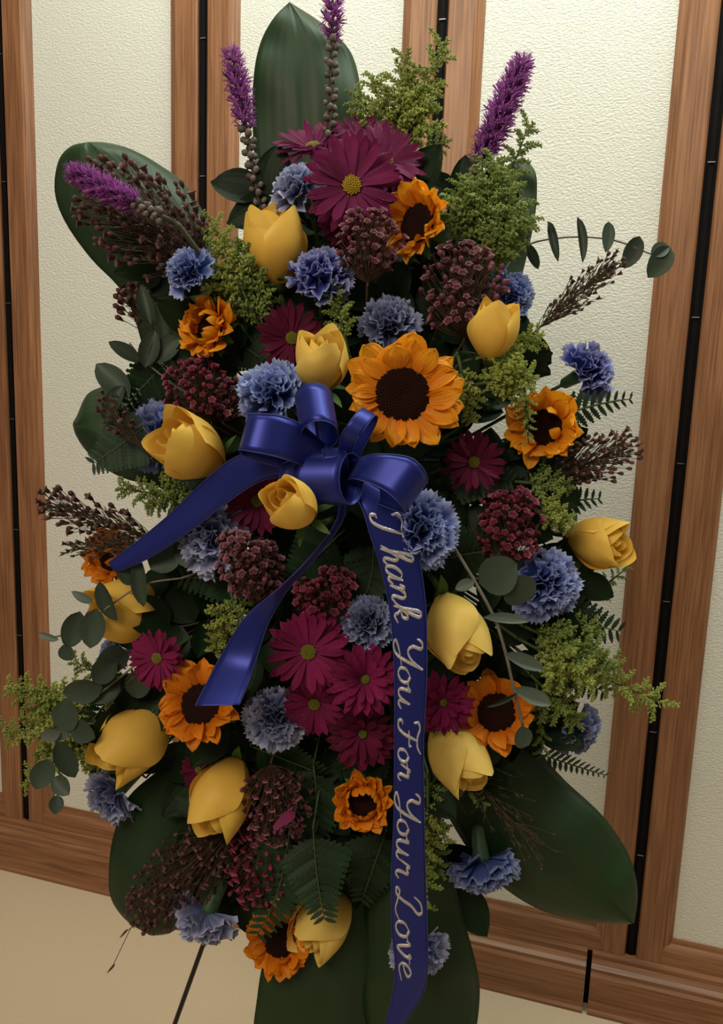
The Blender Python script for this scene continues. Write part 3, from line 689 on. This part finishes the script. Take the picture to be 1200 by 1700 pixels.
# ---- daisies
daisy(584, 308, 92, .02, -.18, 'big magenta daisy at the top with a yellow eye', 'mag', 'y', .12, dz=-.03)
daisy(520, 246, 74, -.15, .72, 'magenta daisy at the top left of the cluster, seen side on', 'mag', 'g', .2, dz=.005)
daisy(600, 238, 68, .05, .6, 'topmost purple daisy behind the big magenta one', 'mag', 'g', .2, dz=.02)
daisy(640, 268, 72, .35, .3, 'purple daisy at the right of the top cluster', 'mag', 'g', .2, dz=.0)
daisy(572, 372, 46, -.1, -.5, 'small dark daisy under the big magenta daisy', 'wine', 'g', .1, dz=.02)
daisy(484, 562, 64, .28, -.05, 'wine-red daisy left of the pale yellow rose', 'wine', 'g', .1, dz=.01)
daisy(786, 768, 58, .1, .1, 'very dark wine daisy right of the bow', 'wine', 'g', .2, dz=.03)
daisy(428, 832, 62, -.1, .1, 'wine daisy with a green eye behind the small yellow rose', 'wine', 'g', .1, dz=.0)
daisy(262, 1092, 56, -.3, -.1, 'raspberry daisy at left below the half-hidden rose', 'rose', 'g', .15, dz=-.045)
daisy(512, 1082, 76, -.02, .02, 'raspberry daisy with a plain green eye left of the printed ribbon', 'rose', 'g', .08, dz=-.015)
daisy(606, 1128, 68, .05, .05, 'double raspberry daisy touching the printed ribbon', 'rose', 'g', .3, dz=-.02, nl=3, eyes=.6)
daisy(522, 1168, 60, -.1, -.2, 'raspberry daisy below the green-eyed one', 'rose', 'g', .2, dz=.01)
daisy(602, 1218, 68, .0, -.15, 'lowest raspberry daisy of the centre cluster', 'wine', 'g', .25, dz=.0, nl=3, eyes=.6)
daisy(736, 1166, 60, -.1, -.05, 'raspberry daisy between the printed ribbon and the right sunflower', 'rose', 'g', .35, dz=-.0, nl=3, eyes=.6)
daisy(330, 1278, 34, -.2, .1, 'small dark red daisy above the hanging rose bud', 'wine', 'g', .3, dz=.03)
M, L_ = axis_frame((455, 1376), (488, 1345), dep(470, 1360)-.09, dep(470, 1360)-.09)
o = empty('fallen_petal', M, 'single loose pink petal caught in the dark waxflower', 'petal')
part('petal_blade', DAIP['mag'][0], o, R(PI/2, 4, 'X')@S3(2.4, 1.2, 1))

# ---- liatris
liatris((545, 330), (553, -25), 40, .26, 'tall liatris in front of the top leaf, budded below and purple above', -.0)
liatris((440, 390), (385, 84), 42, .42, 'liatris leaning left with clear purple head, left of the top leaf', .01)
liatris((770, 330), (870, 100), 46, .74, 'fuzzy purple liatris spike leaning right against the cream panel', .01, 1.15)
liatris((290, 370), (118, 284), 40, .62, 'short purple liatris pointing left over the brown waxflower', -.15, 1.1)

# ---- goldenrod
G = goldenrod
G((650, 265), (680, 95), 62, 'airy goldenrod right of the top leaf, upright middle stem', dz=.03)
G((665, 260), (728, 68), 56, 'airy goldenrod at the top reaching highest toward the dark hinge strip', dz=.04)
G((645, 262), (592, 145), 46, 'airy goldenrod at the top leaning left over the leaf', dz=.035, n=12)
G((680, 270), (742, 235), 34, 'thin low goldenrod sprig pointing right below the airy top cluster', 'd', n=10, dz=.04)
G((790, 420), (820, 255), 62, 'dense goldenrod bush at upper right, middle stem', 'd', 18, dz=.0)
G((800, 380), (895, 215), 40, 'goldenrod at upper right reaching up over the cream panel', 'd', 15, dz=.03)
G((780, 440), (880, 350), 54, 'dense goldenrod bush at upper right, lowest stem leaning right', 'd', 16, dz=-.01)
G((770, 400), (765, 300), 46, 'goldenrod at upper right directly beside the top sunflower', 'd', 14, dz=.01)
G((420, 520), (350, 365), 58, 'yellow-green goldenrod left of the upper rose bud', 'l', 17, dz=-.01)
G((440, 510), (395, 400), 50, 'goldenrod just below the upper rose bud', 'd', 15, dz=.0)
G((400, 540), (330, 450), 36, 'goldenrod arching over the small left sunflower', 'l', 12, dz=.01)
G((580, 590), (545, 475), 42, 'small goldenrod between wine daisy and slate carnation', 'd', 14, dz=.0)
G((770, 600), (900, 560), 52, 'bright goldenrod right of the largest sunflower, pointing right', 'l', 16, dz=-.01)
G((780, 640), (880, 620), 60, 'bright goldenrod between the two right-hand sunflowers', 'l', 16, dz=-.02)
G((760, 590), (785, 700), 44, 'goldenrod drooping beside the largest sunflower', 'l', 14, dz=-.02)
G((870, 640), (880, 735), 26, 'goldenrod tip drooping across the right sunflower disk', 'l', 9, dz=-.05)
G((330, 830), (195, 815), 44, 'goldenrod above the left ribbon tail pointing left', 'd', 14, dz=.02)
G((340, 800), (245, 850), 40, 'goldenrod directly under the large left rose', 'd', 13, dz=.02)
G((170, 1190), (15, 1130), 52, 'goldenrod at far lower left, upper stem', 'l', 16, dz=.0)
G((180, 1200), (5, 1205), 56, 'goldenrod at far lower left, middle stem pointing straight left', 'l', 16, dz=-.01)
G((170, 1215), (35, 1285), 46, 'goldenrod at far lower left, stem drooping down', 'l', 15, dz=.0)
G((240, 1160), (120, 1100), 42, 'goldenrod behind the round eucalyptus leaves at lower left', 'd', 14, dz=.02)
G((240, 1230), (150, 1270), 34, 'goldenrod beside the large lower left rose', 'd', 11, dz=.02)
G((400, 980), (345, 1080), 42, 'goldenrod below the pale lavender carnation', 'l', 15, dz=.0)
G((380, 970), (400, 1060), 36, 'goldenrod against the left edge of the loose ribbon tail', 'd', 13, dz=.0)
G((900, 1070), (1095, 1180), 44, 'goldenrod reaching furthest right, over the oak frame', 'l', 17, dz=.0)
G((880, 1090), (1030, 1090), 58, 'goldenrod at right, upper stem below the round carnation', 'd', 16, dz=.0)
G((880, 1120), (960, 1200), 50, 'goldenrod at right drooping beside the lower right sunflower', 'd', 15, dz=.0)
G((900, 1030), (1000, 1050), 40, 'goldenrod at right next to the fern tips', 'd', 14, dz=.02)
G((710, 1290), (715, 1500), 38, 'goldenrod hanging straight down right of the printed ribbon', 'l', 18, dz=-.01)
G((735, 1280), (810, 1335), 26, 'short goldenrod tip below the drooping right rose', 'd', 9, dz=.0)
G((700, 1270), (745, 1400), 34, 'goldenrod hanging behind the printed ribbon, shorter one', 'd', 13, dz=.01)
G((880, 830), (950, 870), 40, 'goldenrod touching the far right rose', 'l', 14, dz=.0)
G((860, 800), (945, 810), 44, 'goldenrod below the right-hand sunflower', 'd', 14, dz=.02)
G((890, 1130), (905, 1250), 22, 'thin goldenrod tip hanging under the lower right sunflower', 'd', 9, dz=.0)
G((960, 1010), (1040, 940), 30, 'wispy faded goldenrod tip at right below the far right rose', 'd', 9, dz=.05)

G((640, 255), (630, 120), 54, 'airy goldenrod at the top between the leaf and the upright middle stem', dz=.045, n=13)
G((668, 262), (705, 150), 58, 'airy goldenrod at the top crossing the oak frame, shorter stem', dz=.03, n=13)
G((830, 440), (850, 290), 60, 'dense goldenrod bush at upper right against the dark leaf edge', 'd', 16, dz=-.005)
G((750, 430), (790, 300), 56, 'dense goldenrod bush at upper right, left inner stem', 'd', 16, dz=.005)
G((800, 470), (840, 380), 52, 'lowest dark goldenrod of the upper right bush, above the waxflower', 'd', 14, dz=.01)
G((190, 1180), (60, 1165), 60, 'goldenrod at far lower left, between the upper and middle stems', 'l', 15, dz=.015)
G((190, 1230), (60, 1245), 58, 'goldenrod at far lower left, just under the middle stem', 'l', 15, dz=.015)
G((860, 1060), (990, 1130), 60, 'goldenrod at right in the middle of the lower right bush', 'l', 16, dz=-.01)
G((870, 1040), (960, 1080), 56, 'goldenrod at right close below the round carnation', 'd', 15, dz=-.005)
G((440, 560), (415, 450), 56, 'dark goldenrod between the small left sunflower and the deep blue carnation', 'd', 15, dz=.01)
G((690, 1330), (735, 1450), 40, 'dark goldenrod hanging between ribbon and lower right leaf', 'd', 14, dz=.0)
# ---- waxflowers
W = waxflower
W((335, 425), (140, 300), 88, 200, 'dense brown waxflower mass over the upper left leaf', 'b', 7.4, 420, dz=-.02, lo=.06)
W((290, 600), (205, 478), 38, 26, 'small dark waxflower sprig at upper left against the cream panel', 'b', 7, 30, dz=.02, lo=.55)
W((350, 700), (310, 600), 58, 80, 'crimson-mauve waxflower under the small left sunflower', 'r', 6.0, 60, lo=.1)
W((370, 700), (390, 630), 34, 34, 'dark mauve waxflower between carnation and large left rose', 'm', 5.5, 40, lo=.1, dz=.01)
W((610, 470), (618, 350), 62, 90, 'mauve waxflower left of the top sunflower', 'm', 6.2, 50, lo=.2, dz=-.01)
W((770, 560), (770, 405), 78, 110, 'mauve waxflower above the upper right rose', 'm', 6.8, 90, lo=.1, dz=.0)
W((865, 570), (1035, 425), 30, 44, 'wiry brown waxflower sprig over the cream panel at upper right', 'b', 4.6, 260, dz=.03, lo=.35)
W((900, 800), (1058, 735), 46, 90, 'dark brown waxflower sprig pointing right past the right sunflower', 'b', 5.2, 200, dz=.02, lo=.2)
W((845, 940), (842, 815), 62, 110, 'crimson waxflower cluster above the round right carnation', 'r', 6.4, 70, lo=.1)
W((265, 900), (62, 828), 40, 62, 'wiry waxflower sprig poking out at the left edge', 'b', 6.2, 260, dz=.02, lo=.2)
W((250, 900), (100, 912), 26, 18, 'sparse waxflower twig over the hidden orange sunflower', 'b', 4.2, 150, dz=-.02, lo=.3)
W((430, 990), (385, 885), 46, 66, 'pink-tipped waxflower in front of the large lavender carnation', 'm', 7.0, 30, lo=.1, dz=-.035)
W((440, 1010), (430, 900), 44, 50, 'dim mauve waxflower right of the large lavender carnation', 'm', 6.2, 30, lo=.1, dz=.0)
W((540, 1060), (560, 945), 44, 70, 'crimson waxflower in the shade below the bow', 'r', 7.2, 20, lo=.1, dz=.0)
W((520, 1020), (505, 965), 30, 26, 'small crimson waxflower beside the loose ribbon tail', 'r', 6.0, 16, lo=.1, dz=.01)
W((450, 1270), (460, 1400), 66, 90, 'dark wine waxflower below the grey-blue carnation', 'm', 5.6, 120, lo=.1, dz=.0)
W((450, 1350), (415, 1500), 58, 90, 'dark crimson waxflower above the lowest sunflower', 'r', 6.0, 70, lo=.15, dz=-.0)
W((390, 1370), (225, 1530), 70, 190, 'brown waxflower spreading over the lower left leaf', 'b', 5.4, 400, lo=.15, dz=-.0, extra=[[(240, 1500), (215, 1545), (186, 1606)], [(250, 1510), (225, 1535), (207, 1548)]])
W((250, 760), (158, 655), 26, 18, 'small dried waxflower tips over the round middle left leaf', 'b', 5.0, 40, lo=.4, dz=-.03)
W((780, 1290), (915, 1430), 50, 22, 'thin dark waxflower twigs over the lower right leaf', 'b', 2.4, 80, lo=.2, dz=.0)

# ---- eucalyptus
EL = [leafshape(1, .5, .05, -.35+.3*i, .22, 6, 8, lambda v: max(.03, math.sin(PI*min(1, v**.9))**.62), EUC, 'eucalyptus_leaf', .01, 0, i) for i in range(2)]
ELp = leafshape(1, .5, .05, -.2, .22, 6, 8, lambda v: max(.03, math.sin(PI*min(1, v**.9))**.7), EUCp, 'eucalyptus_leaf_pale', .01, 0, 1)
def eucalyptus(stem, leaves, label, dz=0, rad=.0012):
    d0 = dep(*stem[0])+dz; A0 = pt(*stem[0], d0); o = empty('eucalyptus_branch', T(A0), label, 'eucalyptus', 'eucalyptus branches in the spray')
    P = crom([tuple(q) for q in stem], 5*(len(stem)-1)); mb = MB(); mb.tube([pt(x, y, d0)-A0 for x, y in P], rad, 5); part('stem', mb.mesh('stem', EUST), o)
    mb = MB(); c = foam_target(*stem[0])-A0; mb.tube([(0, 0, 0), c*.5, c], rad, 5); part('lower_stem', mb.mesh('lower_stem', EUST), o)
    for (x0, y0, x1, y1, w_, *k) in leaves:       # base -> tip, full width px
        pale = bool(k and k[0]); tl = U(-.35, .35)
        a = pt(x0, y0, d0-.004); bq = pt(x1, y1, d0-.004+U(-.012, .012)); v = bq-a; l = v.length; y = v/l
        z = (-FW - y*(-FW).dot(y)).normalized(); x = y.cross(z); z = (z*math.cos(tl)+x*math.sin(tl)); x = y.cross(z)
        sw = w_*d0/FPX
        M = Matrix.Identity(4)
        for i, (q, s_) in enumerate(((x, sw), (y, l), (z, l))):
            for j in range(3): M[j][i] = q[j]*s_
        M.translation = a-A0
        part('leaf', ELp if pale else random.choice(EL), o, M)
    return o
eucalyptus([(850, 430), (880, 405), (930, 395), (980, 394), (1030, 402), (1075, 420), (1100, 430)],
    [(872,403,895,447,18),(912,368,926,432,15),(917,398,910,366,8),(958,360,966,437,18),(1010,368,1005,420,22),(1062,392,1035,446,32),(1112,410,1078,460,40,0),(1080,422,1112,408,26,1)], 'eucalyptus branch arching right over the upper right cream panel', .03)
eucalyptus([(290, 640), (240, 600), (215, 570)], [(232,600,180,568,26),(215,660,160,605,44),(240,610,258,548,34),(250,600,300,560,40),(250,540,232,470,26),(205,640,170,700,30)], 'eucalyptus tips sticking out at upper left above the round leaf', .0)
eucalyptus([(300, 960), (240, 970), (190, 1000), (130, 1045), (80, 1060)],
    [(165,965,190,1034,30,0),(230,925,235,1010,28),(250,945,300,900,60),(290,900,345,925,60),(195,945,240,955,44),(133,1015,112,1076,40),(160,1010,150,1076,42),(105,1070,118,1098,30),(98,1062,62,1052,13,1),(155,1000,118,982,16,1)], 'eucalyptus with long round leaves in front of the left yellow rose', -.03)
eucalyptus([(230, 1100), (180, 1140), (130, 1180), (90, 1240), (90, 1330)],
    [(195,1100,150,1130,42),(170,1140,105,1150,44),(110,1160,110,1218,46),(120,1200,155,1228,42),(100,1215,66,1225,24,1),(85,1210,115,1225,24,1),(95,1230,125,1290,36),(80,1260,60,1310,40,0),(90,1290,115,1320,30),(95,1320,92,1352,24)], 'eucalyptus branch drooping at the lower left over the oak frame', -.03)
eucalyptus([(745, 895), (785, 960), (820, 1025), (838, 1080), (852, 1140), (868, 1205)],
    [(788,965,755,978,20,1),(795,968,860,938,70,0),(845,960,880,1000,60,0),(802,1025,880,1031,18,1),(838,1085,905,1112,24,1),(852,1143,918,1170,26,1),(866,1205,868,1245,34,0),(858,1150,810,1176,8,0)], 'long pale eucalyptus stem curving down over the lower right sunflower', -.05, .0017)
eucalyptus([(262, 1112), (220, 1125), (175, 1180)], [(215,1090,160,1100,44),(200,1130,150,1165,44),(245,1110,215,1160,44)], 'dark eucalyptus leaves above the large lower left rose', .0)

# ---- ferns and salal (dark filler foliage)
Fn = fern
Fn((930, 690), (1050, 662), 34, 'fern tip right of the blue edge carnation', 9, .01)
Fn((880, 860), (1000, 830), 40, 'fern frond above the far right rose', 10, .04)
Fn((870, 1010), (1035, 1050), 62, 'fern frond below the round right carnation', 12, .03)
Fn((900, 1070), (1010, 1150), 50, 'fern frond behind the rightmost goldenrod', 11, .05)
Fn((890, 1250), (1010, 1290), 24, 'narrow fern tip above the large lower right leaf', 12, .04)
Fn((480, 1380), (420, 1560), 62, 'fern frond hanging over the lowest sunflower', 13, -.03)
Fn((520, 1380), (540, 1530), 62, 'fern frond hanging over the lowest yellow rose', 13, -.03)
Fn((420, 1240), (540, 1290), 50, 'fern frond above the dark wine waxflower', 12, .0)
Fn((420, 420), (455, 540), 56, 'fern frond under the upper rose bud', 11, .04)
Fn((600, 420), (640, 510), 52, 'fern frond above the slate carnation', 11, .05)
Fn((700, 480), (740, 600), 60, 'fern frond behind the mauve waxflower at upper right', 11, .05)
Fn((740, 780), (850, 800), 60, 'fern frond right of the bow', 11, .05)
Fn((700, 950), (820, 920), 70, 'fern frond right of the printed word Thank', 11, .05)
Fn((430, 960), (300, 960), 60, 'fern frond under the large lavender carnation', 11, .03)
Fn((560, 890), (480, 960), 60, 'fern frond directly below the bow', 11, .03)
Fn((620, 900), (600, 1000), 60, 'fern frond in the gap between the two ribbon tails', 11, .03)
Fn((250, 700), (150, 770), 60, 'feathery fern over the round middle left leaf', 13, -.02)
Fn((280, 600), (180, 720), 46, 'feathery fern beside the small left sunflower', 13, .0)
Fn((300, 1130), (180, 1140), 54, 'fern frond left of the lower left sunflower', 11, .04)
Fn((760, 1130), (720, 1230), 50, 'fern frond behind the right sunflower', 11, .05)
Fn((640, 1230), (560, 1280), 56, 'fern frond under the lowest raspberry daisy', 11, .03)
Fn((520, 1270), (500, 1420), 56, 'fern frond left of the lower centre sunflower', 12, .02)
Fn((640, 1380), (600, 1500), 60, 'fern frond below the lower centre sunflower', 12, .02)
Fn((380, 560), (440, 600), 50, 'fern frond right of the small left sunflower', 11, .03)
Fn((220, 1120), (140, 1220), 44, 'fern frond under the drooping eucalyptus', 11, .04)
Fn((780, 1240), (860, 1290), 46, 'fern frond below the lower right sunflower', 11, .04)
anch = [((470,1300),(450,1430),'under the dark wine waxflower'),((430,1290),(480,1390),'left of the hanging fern frond'),((660,560),(610,450),'above the slate carnation'),((720,500),(700,400),'under the top sunflower'),((600,1180),(560,1290),'under the daisy cluster'),((620,400),(660,490),'between deep blue and slate carnations'),((790,600),(815,510),'around the dark blue carnation'),((420,620),(330,540),'right of the small left sunflower'),((560,520),(470,470),'below the upper rose bud'),((640,450),(560,380),'behind the deep blue carnation'),((720,560),(760,470),'behind the top sunflower'),
 ((800,650),(840,590),'behind the upper right rose'),((800,740),(900,800),'behind the right sunflower'),((450,720),(330,660),'behind the large left rose'),((430,760),(330,830),'under the left ribbon tail'),
 ((560,700),(640,730),'behind the bow loops'),((560,860),(470,940),'below the bow, left side'),((640,860),(760,900),'below the bow, right side'),((740,820),(840,860),'right of the bow'),
 ((800,940),(900,1010),'behind the round right carnation'),((760,1000),(860,1090),'behind the pale eucalyptus stem'),((400,900),(280,960),'behind the large lavender carnation'),((380,1020),(250,1050),'behind the left rose'),
 ((600,960),(560,1060),'behind the green-eyed daisy'),((640,1060),(700,1150),'behind the printed ribbon, upper'),((440,1100),(370,1200),'behind the loose ribbon end'),((340,1130),(210,1180),'behind the lower left rose'),
 ((520,1180),(420,1260),'below the grey-blue carnation'),((640,1200),(700,1300),'behind the printed ribbon, lower'),((560,1260),(520,1390),'left of the lower centre sunflower'),((640,1300),(600,1430),'below the lower centre sunflower'),
 ((420,1260),(330,1370),'behind the hanging rose bud'),((720,1200),(800,1290),'behind the drooping right rose'),((800,1130),(900,1180),'behind the lower right sunflower'),((480,1350),(390,1450),'behind the dark crimson waxflower'),
 ((600,380),(680,320),'behind the top purple daisies'),((520,380),(430,320),'under the pale top carnation'),((320,500),(240,420),'under the brown waxflower mass'),((700,1380),(760,1480),'right of the hanging goldenrod'),
 ((560,400),(500,520),'under the deep blue carnation'),((480,1000),(420,1090),'right of the loose ribbon tail'),((900,900),(960,960),'left of the far right rose'),((260,600),(330,680),'beside the middle left leaf'),((350,1400),(400,1500),'above the bottom left carnation'),
 ((240,1290),(200,1240),'behind the drooping lavender carnation'),((860,1000),(950,1080),'under the right goldenrod'),((740,680),(800,620),'beside the largest sunflower'),((840,380),(760,330),'behind the goldenrod bush')]
for a, b_, t_ in anch:
    salal(a, b_, 82, 'dark glossy salal leaves '+t_, 6, .055)
    salal(((a[0]+b_[0])/2+U(-40, 40), (a[1]+b_[1])/2+U(-30, 30)), (b_[0]*.6+a[0]*.4+U(-50, 50), b_[1]*.6+a[1]*.4+U(-60, 60)), 95, 'rearmost dark salal leaves, in the shade '+t_, 7, .085) if 280 < (a[0]+b_[0])/2 < 860 and 400 < a[1] < 1350 else None

# ------------------------------------------------------------------ bow and ribbon
Bd = .845
cen = pt(560, 775, Bd)
bow = empty('ribbon_bow', T(cen), 'navy satin ribbon bow with silver glitter script on its long tail', 'bow')
def sweep(st, n, name, parent=bow, C=cen, arch=0.0, nu=6):
    rows = crom(st, n); V = []; 
    for r_ in rows:
        xa, ya, da, xb, yb, db_ = r_
        A_ = pt(xa, ya, da); B_ = pt(xb, yb, db_)
        for i in range(nu+1):
            u = i/nu; V.append(A_.lerp(B_, u)-FW*(arch*(1-(2*u-1)**2))-C)
    F = [(j*(nu+1)+i, j*(nu+1)+i+1, (j+1)*(nu+1)+i+1, (j+1)*(nu+1)+i) for j in range(n) for i in range(nu)]
    o = part(name, mk(name, V, F, RIB), parent)
    s = o.modifiers.new('thick', 'SOLIDIFY'); s.thickness = .0005; s.offset = 0
    mb = MB()
    for col in (0, nu): mb.tube([V[j*(nu+1)+col] for j in range(n+1)], .0006, 4)
    part('selvedge', mb.mesh('selvedge', SELV), o)
    return V, rows, o
def ring(c, rx, ry, ax, n=13, start=0, d0=Bd, dd=.03, axd=.0, a_from=0, a_to=2*PI, taper=1.0):
    """loop whose near rim is an ellipse round c; the ribbon width runs along ax (px) and axd (depth)"""
    st = []
    for k in range(n+1):
        a = a_from+(a_to-a_from)*k/n; x = c[0]+rx*math.cos(a); y = c[1]-ry*math.sin(a); d = d0-dd*math.cos(a-start)
        st.append((x, y, d, c[0]+ax[0]+rx*taper*math.cos(a), c[1]+ax[1]-ry*taper*math.sin(a), d+axd))
    return st
K = Bd+.03
# up loop: opening at the bottom facing the viewer
sweep(ring((531, 723), 31, 25, (-10, -62), d0=Bd, dd=.022, start=PI/2, axd=.03, a_from=-PI/2, a_to=1.5*PI), 40, 'bow_loop')
# centre front loop, opening to the right
sweep(ring((583, 795), 20, 43, (-78, 2), d0=Bd+.0, dd=.016, start=PI, axd=.014, a_from=.9, a_to=2*PI+.9, taper=1.0), 44, 'bow_loop')
# right loop
sweep([(585,765,K,570,800,K),(621,754,Bd-.02,590,795,Bd-.02),(675,758,Bd-.035,635,812,Bd-.04),(700,775,Bd-.035,662,835,Bd-.04),(710,797,Bd-.02,671,849,Bd-.024),(700,806,Bd,668,852,Bd),(655,800,Bd+.022,630,838,Bd+.018),(600,780,K+.01,590,820,K+.01)], 44, 'bow_loop')
# left loop
sweep([(548,745,K,548,790,K),(500,705,Bd-.004,490,768,Bd-.01),(462,690,Bd-.02,450,756,Bd-.028),(425,687,Bd-.02,408,748,Bd-.028),(412,688,Bd-.0,396,748,Bd-.006),(425,700,Bd+.028,412,760,Bd+.022),(480,715,Bd+.03,470,778,Bd+.025),(548,750,K+.01,548,795,K+.01)], 44, 'bow_loop')
# small upper right loop
sweep([(560,770,K,580,775,K),(566,726,Bd-.01,588,739,Bd-.01),(582,698,Bd-.018,605,712,Bd-.018),(600,678,Bd-.004,622,690,Bd-.004),(606,684,Bd+.02,626,698,Bd+.02),(590,712,Bd+.03,612,728,Bd+.03),(568,770,K+.01,588,775,K+.01)], 36, 'bow_loop')
# lower left back loop
sweep([(560,765,K,560,800,K),(515,760,Bd+.005,505,800,Bd+.005),(480,766,Bd,470,800,Bd),(464,775,Bd+.01,462,802,Bd+.01),(480,790,Bd+.035,480,815,Bd+.035),(560,790,K+.012,560,820,K+.012)], 30, 'bow_loop')
# knot
sweep([(535,745,Bd+.02,575,742,Bd+.02),(536,757,Bd-.004,574,754,Bd-.004),(540,775,Bd+.002,578,772,Bd+.002),(542,800,Bd+.03,580,800,Bd+.03)], 20, 'knot')
# tails
sweep([(548,755,K,548,795,K),(470,745,Bd+.03,480,790,Bd+.03),(397,756,.90,430,800,.89),(337,800,.925,372,838,.91),(280,855,.94,318,880,.925),(222,903,.955,250,925,.945),(180,934,.965,192,950,.96)], 40, 'ribbon_tail', arch=.003)
sweep([(555,800,K,575,802,K),(560,858,.865,570,862,.885),(513,926,.86,528,922,.885),(463,976,.865,479,978,.885),(409,1023,.875,446,1033,.88),(370,1083,.885,424,1098,.875),(345,1130,.87,411,1135,.862),(324,1172,.85,397,1170,.845)], 60, 'ribbon_tail', arch=.002)
T3 = [(575,800,K,600,795,K),(600,843,.862,662,835,.868),(615,890,.862,684,888,.868),(630,935,.865,697,935,.868),(643,990,.868,705,990,.87),(651,1050,.872,708,1045,.87),(655,1130,.878,708,1130,.874),(655,1230,.885,703,1230,.882),(654,1350,.89,704,1350,.892),(650,1450,.90,706,1450,.905),(650,1540,.92,709,1540,.915),(656,1600,.93,710,1600,.92),(652,1650,.94,702,1650,.935),(638,1705,.95,668,1705,.95),(625,1760,.96,650,1760,.96)]
NT3 = 120
V3, rows3, tail3 = sweep(T3, NT3, 'printed_ribbon_tail', nu=8, arch=.0015)
tail3['label'] = 'long navy tail with silver script Thank You For Your Love'
# script lettering
GL = {
 'T': (.95, [[(.02,.72),(-.02,.92),(.14,1.0),(.40,.90),(.68,.90),(.90,1.05)], [(.52,.92),(.47,.6),(.40,.25),(.27,.02),(.08,.02),(.06,.18),(.16,.2)]]),
 'F': (.80, [[(.02,.72),(-.02,.92),(.14,1.0),(.40,.90),(.66,.90),(.85,1.05)], [(.50,.92),(.45,.6),(.38,.25),(.25,.02),(.06,.02),(.04,.18),(.14,.2)], [(.26,.48),(.42,.52),(.66,.52),(.70,.62)]]),
 'h': (.52, [[(0,.05),(.2,.5),(.3,.9),(.2,1.0),(.13,.85),(.12,.4),(.1,0)], [(.1,.02),(.16,.35),(.28,.5),(.37,.38),(.35,.1),(.43,0),(.55,.12)]]),
 'a': (.52, [[(.37,.42),(.2,.5),(.06,.33),(.05,.1),(.15,0),(.28,.1),(.38,.48)], [(.39,.5),(.35,.12),(.43,0),(.55,.12)]]),
 'n': (.54, [[(0,.35),(.08,.5),(.12,.32),(.08,0)], [(.08,.04),(.16,.38),(.28,.5),(.38,.38),(.36,.1),(.44,0),(.56,.12)]]),
 'k': (.54, [[(0,.05),(.2,.5),(.3,.9),(.2,1.0),(.13,.85),(.12,.4),(.1,0)], [(.11,.18),(.24,.44),(.38,.48),(.36,.3),(.16,.24)], [(.16,.24),(.28,.14),(.36,0),(.55,.1)]]),
 'Y': (.72, [[(.0,.80),(.08,1.0),(.22,.95),(.20,.62),(.34,.42),(.54,.58),(.68,1.0)], [(.69,1.02),(.60,.45),(.48,-.02),(.28,-.15),(.12,-.05),(.32,.06),(.70,.14)]]),
 'o': (.46, [[(.22,.5),(.06,.34),(.06,.1),(.2,0),(.35,.12),(.36,.36),(.22,.5),(.32,.40),(.50,.44)]]),
 'u': (.54, [[(0,.38),(.08,.5),(.08,.14),(.17,0),(.30,.1),(.39,.48)], [(.40,.5),(.36,.12),(.44,0),(.56,.12)]]),
 'r': (.46, [[(0,.12),(.13,.54),(.19,.44),(.32,.48),(.29,.14),(.37,0),(.48,.12)]]),
 'L': (.72, [[(.10,.72),(.22,.95),(.42,1.0),(.48,.85),(.33,.6),(.25,.3),(.14,.05),(.0,.04),(.05,.16),(.27,.08),(.52,0),(.74,.14)]]),
 'v': (.50, [[(0,.38),(.08,.5),(.15,.12),(.21,0),(.36,.24),(.38,.48),(.32,.42),(.54,.44)]]),
 'e': (.44, [[(0,.14),(.2,.22),(.33,.38),(.22,.5),(.08,.34),(.07,.1),(.2,0),(.46,.12)]]),
}
def t3pt(ty, lat):     # ty: image row along the tail, lat: 0 left edge .. 1 right edge
    for j in range(NT3):
        r0, r1 = rows3[j], rows3[j+1]
        y0 = r0[1]+(r0[4]-r0[1])*.5; y1 = r1[1]+(r1[4]-r1[1])*.5
        if y0 <= ty <= y1 or j == NT3-1:
            f = (ty-y0)/(y1-y0); A_ = V3[j*9].lerp(V3[(j+1)*9], f); B_ = V3[j*9+8].lerp(V3[(j+1)*9+8], f)
            return A_.lerp(B_, lat)-FW*(.0015*(1-(2*lat-1)**2))
def word(wd, y0, y1):
    tot = sum(GL[c][0] for c in wd); sc = (y1-y0)/(tot+.12); x = 0
    for c in wd:
        adv, strokes = GL[c]; mb = MB()
        for st in strokes:
            n = 6*(len(st)-1); P = crom(st, n); Q = []
            for gx, gy in P:
                Q.append(t3pt(y0+(x+gx+.16*gy)*sc, .12+.74*gy))
            nn = len(Q); Vv = []
            for i, q in enumerate(Q):
                tg = (Q[min(i+1, nn-1)]-Q[max(i-1, 0)]); 
                dn = abs(tg.normalized().dot(RT)) if tg.length > 1e-9 else 0
                wd_ = (.0008+.0012*dn**1.5)*min(1, .5+2.5*min(i, nn-1-i)/nn)
                sd = tg.normalized().cross(FW).normalized()*wd_; Vv += [q-sd-FW*.0009, q+sd-FW*.0009, q+sd-FW*.0002, q-sd-FW*.0002]
            F = []
            for i in range(nn-1):
                for k in range(4): F.append((i*4+k, i*4+(k+1) % 4, i*4+4+(k+1) % 4, i*4+4+k))
            F += [(0, 1, 2, 3), (4*nn-1, 4*nn-2, 4*nn-3, 4*nn-4)]
            mb.add(Vv, F)
        part('letter', mb.mesh('letter', GLIT), tail3); x += adv
word('Thank', 848, 1038); word('You', 1052, 1182); word('For', 1192, 1300); word('Your', 1308, 1462); word('Love', 1472, 1632)
